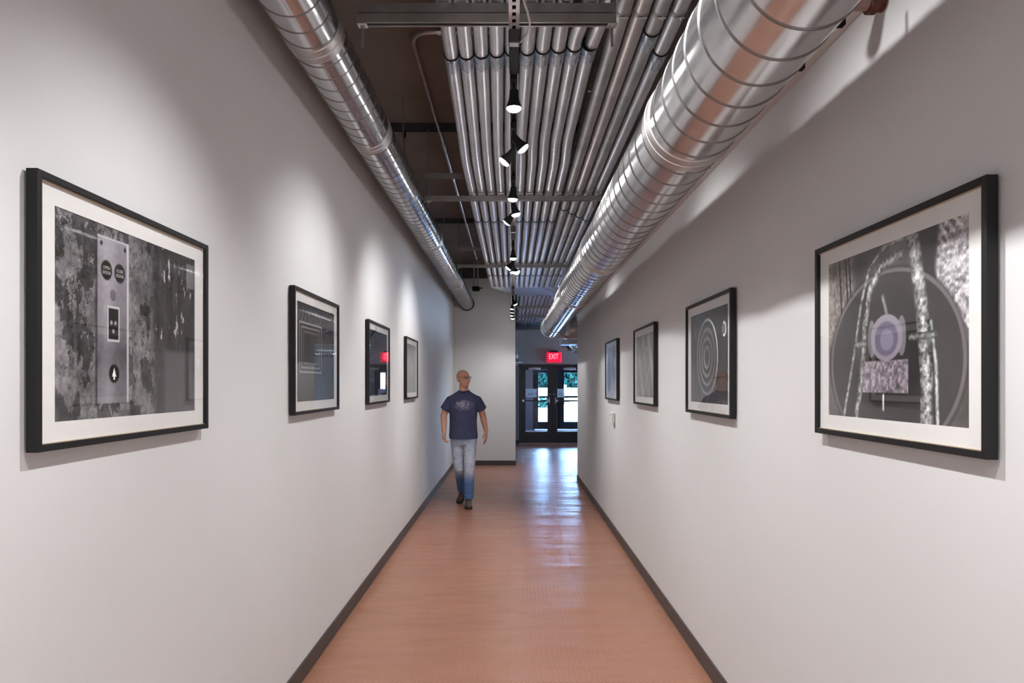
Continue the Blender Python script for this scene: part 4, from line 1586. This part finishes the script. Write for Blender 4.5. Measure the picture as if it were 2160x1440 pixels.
ZL0, ZL1 = 1.440, 2.104
ZR0, ZR1 = 1.432, 2.066
p1, pr1, g1 = picture(-1, 1.590, 2.485, ZL0, ZL1, art_elevator, 330, 240, 'large near left picture of an elevator button plate on peeling plaster')
picture(-1, 3.470, 4.365, ZL0, ZL1, art_panels, 150, 110, 'second picture on the left wall, grey ribbed panels behind reflections')
picture(-1, 5.275, 6.170, ZL0, ZL1, art_dark, 110, 80, 'third picture on the left wall, very dark print')
picture(-1, 7.150, 8.000, ZL0, ZL1, art_soft, 90, 66, 'farthest picture on the left wall, soft grey print')
picture(1, 1.515, 2.375, ZR0, ZR1, art_wheel, 330, 240, 'large near right picture of an iron wheel, bearing and struts')
picture(1, 3.295, 4.150, ZR0, ZR1, art_rings, 200, 150, 'second picture on the right wall, dark print of a ringed disc')
picture(1, 5.080, 5.940, ZR0, ZR1, art_diagonal, 120, 88, 'third picture on the right wall, grey diagonal bands')
picture(1, 6.900, 7.760, ZR0, ZR1, art_pale, 90, 66, 'farthest picture on the right wall, pale bluish ovals')
# printed words on the two buttons of the elevator plate
M['ink_white'] = simple('print_white', (0.62, 0.60, 0.57), 0.55, var=0.02)
gx, gy0, gy1, gz0_, gz1_ = g1
axis_left = Matrix(((0, 0, 1), (1, 0, 0), (0, 1, 0)))   # text x -> +y, text y -> +z, normal -> +x
for (wd1, wd2, s) in (('OPEN', 'DOOR', 0.294), ('CLOSE', 'DOOR', 0.380)):
    yy = gy0 + (gy1 - gy0) * s
    zz = gz0_ + (gz1_ - gz0_) * 0.770
    for wd_, dz in ((wd1, 0.0065), (wd2, -0.0075)):
        text_obj('print_lettering', wd_, 0.0125, M['ink_white'], pr1, (gx, yy, zz + dz), axis_left, 0.0, 0.85 if wd_ == 'CLOSE' else 1.0)

# ------------------------------------------------------------------ the walking man
PX, PY = -0.648, 9.0
skin, nt, b = new_mat('skin')
n1 = noise(nt, 14, 4, 0.6)
r1 = ramp(nt, n1.outputs['Fac'], [(0.3, (0.52, 0.265, 0.175, 1)), (0.7, (0.62, 0.33, 0.225, 1))])
nt.links.new(r1.outputs[0], b.inputs['Base Color'])
setp(b, rough=0.42, sub=0.0)
M['skin'] = skin
# t-shirt with a pale print on the chest
m, nt, b = new_mat('navy_shirt')
tc = nt.nodes.new('ShaderNodeTexCoord')
sp = nt.nodes.new('ShaderNodeSeparateXYZ')
nt.links.new(tc.outputs['Object'], sp.inputs[0])
def mth(op, a, b_=None, c=None):
    q = nt.nodes.new('ShaderNodeMath')
    q.operation = op
    for k, v in enumerate((a, b_, c)):
        if v is None:
            continue
        if isinstance(v, (int, float)):
            q.inputs[k].default_value = v
        else:
            nt.links.new(v, q.inputs[k])
    return q.outputs[0]
ex_ = mth('DIVIDE', mth('SUBTRACT', sp.outputs['X'], 0.012), 0.140)
ez_ = mth('DIVIDE', mth('SUBTRACT', sp.outputs['Z'], 1.325), 0.078)
rr_ = mth('SQRT', mth('ADD', mth('MULTIPLY', ex_, ex_), mth('MULTIPLY', ez_, ez_)))
mask = mth('MULTIPLY', mth('SUBTRACT', 1.0, mth('SMOOTH_MIN', rr_, 1.0, 0.15)), 1.7)
front = mth('LESS_THAN', sp.outputs['Y'], 0.0)
nz = noise(nt, 26, 5, 0.7)
mask = mth('MULTIPLY', mth('MULTIPLY', mask, front), mth('MULTIPLY_ADD', nz.outputs['Fac'], 5.5, -2.2))
cl = nt.nodes.new('ShaderNodeClamp')
nt.links.new(mask, cl.inputs[0])
nb = noise(nt, 9, 4, 0.6)
rb = ramp(nt, nb.outputs['Fac'], [(0.3, (0.048, 0.055, 0.108, 1)), (0.7, (0.066, 0.073, 0.138, 1))])
mixn = nt.nodes.new('ShaderNodeMix')
mixn.data_type = 'RGBA'
nt.links.new(cl.outputs[0], mixn.inputs[0])
nt.links.new(rb.outputs[0], mixn.inputs[6])
mixn.inputs[7].default_value = (0.30, 0.28, 0.36, 1)
nt.links.new(mixn.outputs[2], b.inputs['Base Color'])
nw = noise(nt, 7, 3, 0.5, vec_scale=(1, 1, 0.6))
bump(nt, b, nw.outputs['Fac'], 0.6, 0.03)
setp(b, rough=0.85, spec=0.2)
M['shirt'] = m
# faded jeans: washed pale thighs
m, nt, b = new_mat('faded_denim')
tc = nt.nodes.new('ShaderNodeTexCoord')
sp = nt.nodes.new('ShaderNodeSeparateXYZ')
nt.links.new(tc.outputs['Object'], sp.inputs[0])
up = nt.nodes.new('ShaderNodeMapRange')
up.inputs[1].default_value, up.inputs[2].default_value = 0.30, 0.50
up.interpolation_type = 'SMOOTHSTEP'
nt.links.new(sp.outputs['Z'], up.inputs[0])
dn = nt.nodes.new('ShaderNodeMapRange')
dn.inputs[1].default_value, dn.inputs[2].default_value = 1.0, 0.78
nt.links.new(sp.outputs['Z'], dn.inputs[0])
nz = noise(nt, 11, 5, 0.65)
fd = mth('MULTIPLY', mth('MULTIPLY', up.outputs[0], dn.outputs[0]), mth('MULTIPLY_ADD', nz.outputs['Fac'], 1.6, 0.05))
cl = nt.nodes.new('ShaderNodeClamp')
nt.links.new(fd, cl.inputs[0])
mixn = nt.nodes.new('ShaderNodeMix')
mixn.data_type = 'RGBA'
nt.links.new(cl.outputs[0], mixn.inputs[0])
mixn.inputs[6].default_value = (0.085, 0.155, 0.32, 1)
mixn.inputs[7].default_value = (0.47, 0.49, 0.58, 1)
nt.links.new(mixn.outputs[2], b.inputs['Base Color'])
nw = noise(nt, 13, 3, 0.5, vec_scale=(1, 1, 1.6))
bump(nt, b, nw.outputs['Fac'], 0.7, 0.03)
setp(b, rough=0.85, spec=0.2)
M['denim'] = m
M['collar'] = simple('shirt_collar', (0.014, 0.016, 0.034), 0.85, var=0.1)
M['shoe'] = simple('brown_suede', (0.085, 0.065, 0.052), 0.8, var=0.25, nscale=30)
M['sole'] = simple('shoe_sole', (0.012, 0.011, 0.011), 0.7, var=0.1)
M['eye_white'] = simple('eye_white', (0.60, 0.56, 0.53), 0.3, var=0.02)
M['iris'] = simple('iris', (0.03, 0.02, 0.015), 0.3, var=0.02)
M['lips'] = simple('lips', (0.36, 0.135, 0.105), 0.5, var=0.1)
M['stubble'] = simple('grey_stubble', (0.22, 0.16, 0.13), 0.8, var=0.2, nscale=60)


def remeshed(name, mb, mat, parent, voxel, smooth_it=4):
    """union of overlapping closed shapes -> one continuous smooth surface"""
    me = bpy.data.meshes.new(name + '_cage')
    me.from_pydata(mb.v, [], mb.f)
    me.update()
    o = bpy.data.objects.new(name + '_cage', me)
    col.objects.link(o)
    md = o.modifiers.new('remesh', 'REMESH')
    md.mode = 'VOXEL'
    md.voxel_size = voxel
    sm = o.modifiers.new('smooth', 'SMOOTH')
    sm.factor = 0.5
    sm.iterations = smooth_it
    bpy.context.view_layer.update()
    dg = bpy.context.evaluated_depsgraph_get()
    out = bpy.data.meshes.new_from_object(o.evaluated_get(dg))
    bpy.data.objects.remove(o)
    bpy.data.meshes.remove(me)
    out.name = name
    out.materials.clear()
    out.materials.append(mat)
    out.polygons.foreach_set('use_smooth', [True] * len(out.polygons))
    r = bpy.data.objects.new(name, out)
    col.objects.link(r)
    r.parent = parent
    return r


person = thing('person', 'bald man in glasses, navy t-shirt and faded jeans walking towards us', 'person', (PX, PY, 0))
# ---- joints (local coordinates: x right in the picture, -y towards the camera)
A = Vector
shR, shL = A((-0.175, 0.02, 1.435)), A((0.185, 0.03, 1.435))
elR, elL = A((-0.262, 0.035, 1.185)), A((0.252, 0.10, 1.185))
wrR, wrL = A((-0.243, -0.115, 0.985)), A((0.298, 0.075, 0.975))
hipR, hipL = A((-0.088, 0.03, 0.92)), A((0.088, 0.02, 0.92))
knR, knL = A((-0.055, 0.02, 0.475)), A((0.085, -0.10, 0.475))
anR, anL = A((-0.036, 0.30, 0.150)), A((0.072, -0.085, 0.095))
body = MB()
# trunk under the shirt
body.loft([(0, 0.03, 0.86, 0.13, 0.09), (0, 0.03, 0.95, 0.155, 0.105), (0, 0.02, 1.08, 0.15, 0.105), (0.0, 0.015, 1.22, 0.16, 0.105),
           (0.0, 0.02, 1.34, 0.165, 0.10), (0.003, 0.03, 1.43, 0.15, 0.08), (0.003, 0.035, 1.48, 0.09, 0.065), (0.003, 0.03, 1.51, 0.062, 0.06)])
# neck and head; face turned to the picture's right
hd = math.radians(42)
F = A((math.sin(hd), -math.cos(hd), 0))
Sd = A((math.cos(hd), math.sin(hd), 0))       # his left
body.cyl((0.003, 0.03, 1.46), (0.006, 0.012, 1.62), 0.062, 0.056, 20)
HC = A((0.0, 0.005, 1.672))
Rz = Matrix.Rotation(hd, 3, 'Z')
def hp(side, fwd, z):
    p = HC + Sd * side + F * fwd
    return A((p.x, p.y, z))
body.ellipsoid(hp(0, -0.012, 1.698), (0.081, 0.097, 0.0905), Rz)           # skull
body.ellipsoid(hp(0, 0.030, 1.640), (0.068, 0.067, 0.080), Rz)             # face
body.ellipsoid(hp(0, 0.052, 1.588), (0.043, 0.038, 0.032), Rz)             # chin
body.ellipsoid(hp(0, 0.008, 1.600), (0.058, 0.055, 0.040), Rz)             # jaw
body.ellipsoid(hp(0, 0.077, 1.700), (0.050, 0.014, 0.013), Rz)             # brow
body.capsule(hp(0, 0.090, 1.686), hp(0, 0.113, 1.650), 0.009, 0.0135, 10)  # nose
for s in (-1, 1):
    body.ellipsoid(hp(s * 0.014, 0.098, 1.648), (0.009, 0.010, 0.008), Rz)
    body.ellipsoid(hp(s * 0.042, 0.066, 1.650), (0.022, 0.020, 0.022), Rz)  # cheek
    body.ellipsoid(hp(s * 0.084, -0.012, 1.665), (0.010, 0.020, 0.033), Rz)  # ear
# arms
for (sh, el, wr) in ((shR, elR, wrR), (shL, elL, wrL)):
    body.capsule(sh.lerp(el, 0.26), el, 0.050, 0.043)
    mid = el.lerp(wr, 0.3)
    body.capsule(el, mid, 0.043, 0.043)
    body.capsule(mid, wr, 0.043, 0.029)
# legs under the denim
for (hp_, kn, an) in ((hipR, knR, anR), (hipL, knL, anL)):
    body.capsule(hp_, kn, 0.080, 0.052)
    mid = kn.lerp(an, 0.3) + A((0, 0.012, 0))
    body.capsule(kn, mid, 0.052, 0.052)
    body.capsule(mid, an, 0.050, 0.037)
# hands: palm, four fingers of different lengths, thumb from the side of the palm
def hand(wr, down, side, palm_n, curl, thumb_side):
    """down: along the fingers; side: across the palm; palm_n: way the palm faces (fingers curl to it)"""
    down, side, palm_n = down.normalized(), side.normalized(), palm_n.normalized()
    c = wr + down * 0.055
    Rm = Matrix((side, palm_n, -down)).transposed()
    body.ellipsoid(c, (0.042, 0.019, 0.056), Rm)
    for k, (off, ln) in enumerate(((-0.030, 0.062), (-0.010, 0.078), (0.011, 0.083), (0.031, 0.072))):
        off2 = off * thumb_side * -1
        p = wr + down * (0.094 - 0.006 * abs(k - 1.7)) + side * off2
        d = down
        for q, (fr_k, r0, r1) in enumerate(((0.45, 0.0100, 0.0094), (0.30, 0.0094, 0.0088), (0.25, 0.0088, 0.0078))):
            a_ = curl * (q + 0.6)
            d = (down * math.cos(a_) + palm_n * math.sin(a_)).normalized()
            e = p + d * ln * fr_k
            body.capsule(p, e, r0, r1, 8)
            p = e
    tp = wr + down * 0.030 + side * 0.034 * thumb_side
    t1 = tp + (down * 0.75 + side * 0.5 * thumb_side + palm_n * 0.45).normalized() * 0.040
    t2 = t1 + (down * 0.95 + palm_n * 0.35).normalized() * 0.032
    body.capsule(tp, t1, 0.0135, 0.0115, 8)
    body.capsule(t1, t2, 0.0115, 0.0095, 8)
# his right hand (picture left): forward, loosely closed; thumb towards the camera
hand(wrR, A((0.05, -0.22, -0.95)), A((0.30, 0.95, 0)), A((1, -0.3, 0.05)), 0.62, -1)
# his left hand (picture right): hanging, relaxed
hand(wrL, A((-0.05, -0.10, -1)), A((0.25, 0.97, 0)), A((-1, 0.25, 0)), 0.22, -1)
bo = remeshed('body', body, M['skin'], person, 0.0050, 2)

# ---- clothes
sh_ = MB()
sh_.loft([(0.0, 0.02, 0.885, 0.188, 0.138), (0.0, 0.02, 0.93, 0.190, 0.136), (-0.002, 0.02, 1.02, 0.183, 0.128), (-0.002, 0.015, 1.12, 0.180, 0.125), (0.0, 0.01, 1.22, 0.186, 0.126),
          (0.0, 0.012, 1.31, 0.196, 0.126), (0.0, 0.02, 1.38, 0.203, 0.113), (0.002, 0.025, 1.42, 0.196, 0.096), (0.003, 0.03, 1.455, 0.168, 0.080),
          (0.003, 0.032, 1.485, 0.118, 0.072), (0.003, 0.032, 1.507, 0.083, 0.068), (0.003, 0.032, 1.515, 0.074, 0.066)])
for (shd, el, sl) in ((shR, elR, -1), (shL, elL, 1)):
    d = (el - shd).normalized()
    st = shd - d * 0.01 + A((-0.01 * sl, 0, 0))
    en = shd + d * 0.185 + A((0.012 * sl, 0, 0))
    st = st + A((0, 0, -0.048))
    sh_.ellipsoid(st, (0.062, 0.070, 0.055))
    sh_.cyl(st, en, 0.066, 0.068, 20)
shirt = remeshed('t_shirt', sh_, M['shirt'], bo, 0.0055, 10)
shirt['label'] = 'navy t-shirt with a faded pale print on the chest'
# collar ring
ring = MB()
rp = []
for k in range(29):
    a_ = 2 * PI * k / 28
    rp.append((PX + 0.003 + 0.073 * math.cos(a_), PY + 0.028 + 0.066 * math.sin(a_), 1.507 + 0.016 * math.sin(a_)))
ring.tube(rp, 0.0085, 8)
obj('collar', ring, M['collar'], shirt, 60)
jn = MB()
jn.loft([(0.0, 0.025, 0.80, 0.155, 0.105), (0.0, 0.025, 0.86, 0.172, 0.118), (0.0, 0.025, 0.93, 0.172, 0.118), (0.0, 0.02, 0.98, 0.160, 0.110)])
for (hh, kn, an) in ((hipR, knR, anR), (hipL, knL, anL)):
    jn.capsule(hh + A((0, 0, -0.02)), kn, 0.092, 0.071, 18)
    end = kn + (an - kn) * 0.97
    jn.cyl(kn, end, 0.071, 0.062, 18)
    jn.ellipsoid(kn, (0.071,) * 3)
jeans = remeshed('jeans', jn, M['denim'], bo, 0.0055, 3)
jeans['label'] = 'blue jeans faded pale on the thighs'
# shoes
def shoe(an, heel, toe, pitch_up, nm):
    s = MB()
    d = (toe - heel)
    m1 = heel.lerp(toe, 0.35)
    s.capsule(an + A((0, 0, 0.02)), heel + A((0, 0, 0.045)), 0.043, 0.040, 14)
    s.capsule(heel + A((0, 0, 0.040)), m1 + A((0, 0, 0.046)), 0.039, 0.043, 14)
    s.capsule(m1 + A((0, 0, 0.042)), toe + A((0, 0, 0.032)), 0.045, 0.034, 14)
    so = remeshed('shoe', s, M['shoe'], bo, 0.005, 3)
    sl = MB()
    side = d.cross(A((0, 0, 1))).normalized()
    f = d.normalized()
    n_ = side.cross(f)
    pr_ = [(-0.045, -0.022), (-0.042, 0.030), (0.0, 0.040), (0.10, 0.046), (0.17, 0.050), (0.235, 0.042), (0.265, 0.018)]
    out = [(a_, w_) for a_, w_ in pr_] + [(a_, -w_) for a_, w_ in reversed(pr_)]
    L = d.length
    out = [(a_ / 0.235 * L, w_) for a_, w_ in out]
    vs_ = [heel + f * a_ + side * w_ - n_ * -0.0 for a_, w_ in out]
    lo = [v + A((PX, PY, 0)) + n_ * (0.0) for v in vs_]
    hi = [v + n_ * 0.024 for v in lo]
    k = len(lo)
    sl.add(lo + hi, [tuple(range(k - 1, -1, -1)), tuple(range(k, 2 * k))] + [(i, (i + 1) % k, k + (i + 1) % k, k + i) for i in range(k)])
    obj('sole', sl, M['sole'], so)
shoe(anL, A((0.070, -0.075, 0.004)), A((0.088, -0.275, 0.004)), 0, 'l')
shoe(anR, A((-0.032, 0.355, 0.075)), A((-0.066, 0.165, 0.008)), 0, 'r')
# face details
def lp(side, fwd, z):
    p = hp(side, fwd, z)
    return A((p.x + PX, p.y + PY, p.z))
for s in (-1, 1):
    e = obj('eye', MB().ellipsoid(lp(s * 0.030, 0.076, 1.680), (0.0115, 0.0115, 0.008), Rz, 12, 8), M['eye_white'], bo, 60)
    obj('iris', MB().ellipsoid(lp(s * 0.030, 0.0855, 1.680), (0.0052, 0.003, 0.0052), Rz, 10, 6), M['iris'], e, 60)
obj('mouth', MB().ellipsoid(lp(0, 0.086, 1.614), (0.024, 0.008, 0.0055), Rz, 14, 8), M['lips'], bo, 60)
gm = MB()
for s in (-1, 1):
    q = []
    for k in range(17):
        a_ = 2 * PI * k / 16
        q.append(lp(s * 0.034 + 0.026 * math.cos(a_), 0.104 - 0.006 * abs(math.cos(a_)), 1.683 + 0.0125 * math.sin(a_)))
    gm.tube(q, 0.0013, 6)
    gm.tube(q[1:8], 0.0025, 6)
    gm.tube([lp(s * 0.060, 0.100, 1.690), lp(s * 0.078, 0.086, 1.690), lp(s * 0.084, 0.0, 1.688), lp(s * 0.082, -0.022, 1.676)], 0.0020, 6)
gm.tube([lp(-0.010, 0.106, 1.688), lp(0.0, 0.112, 1.690), lp(0.010, 0.106, 1.688)], 0.0025, 6)
gl_ = obj('glasses', gm, M['black_metal'], bo, 60, 'dark framed glasses')
lm = MB()
for s in (-1, 1):
    c = lp(s * 0.034, 0.1035, 1.683)
    vs_ = [c]
    for k in range(16):
        a_ = 2 * PI * k / 16
        vs_.append(lp(s * 0.034 + 0.0255 * math.cos(a_), 0.1035, 1.683 + 0.012 * math.sin(a_)))
    lm.add(vs_, [(0, 1 + k, 1 + (k + 1) % 16) for k in range(16)])
obj('lens_glass', lm, M['spec_glass'], gl_)
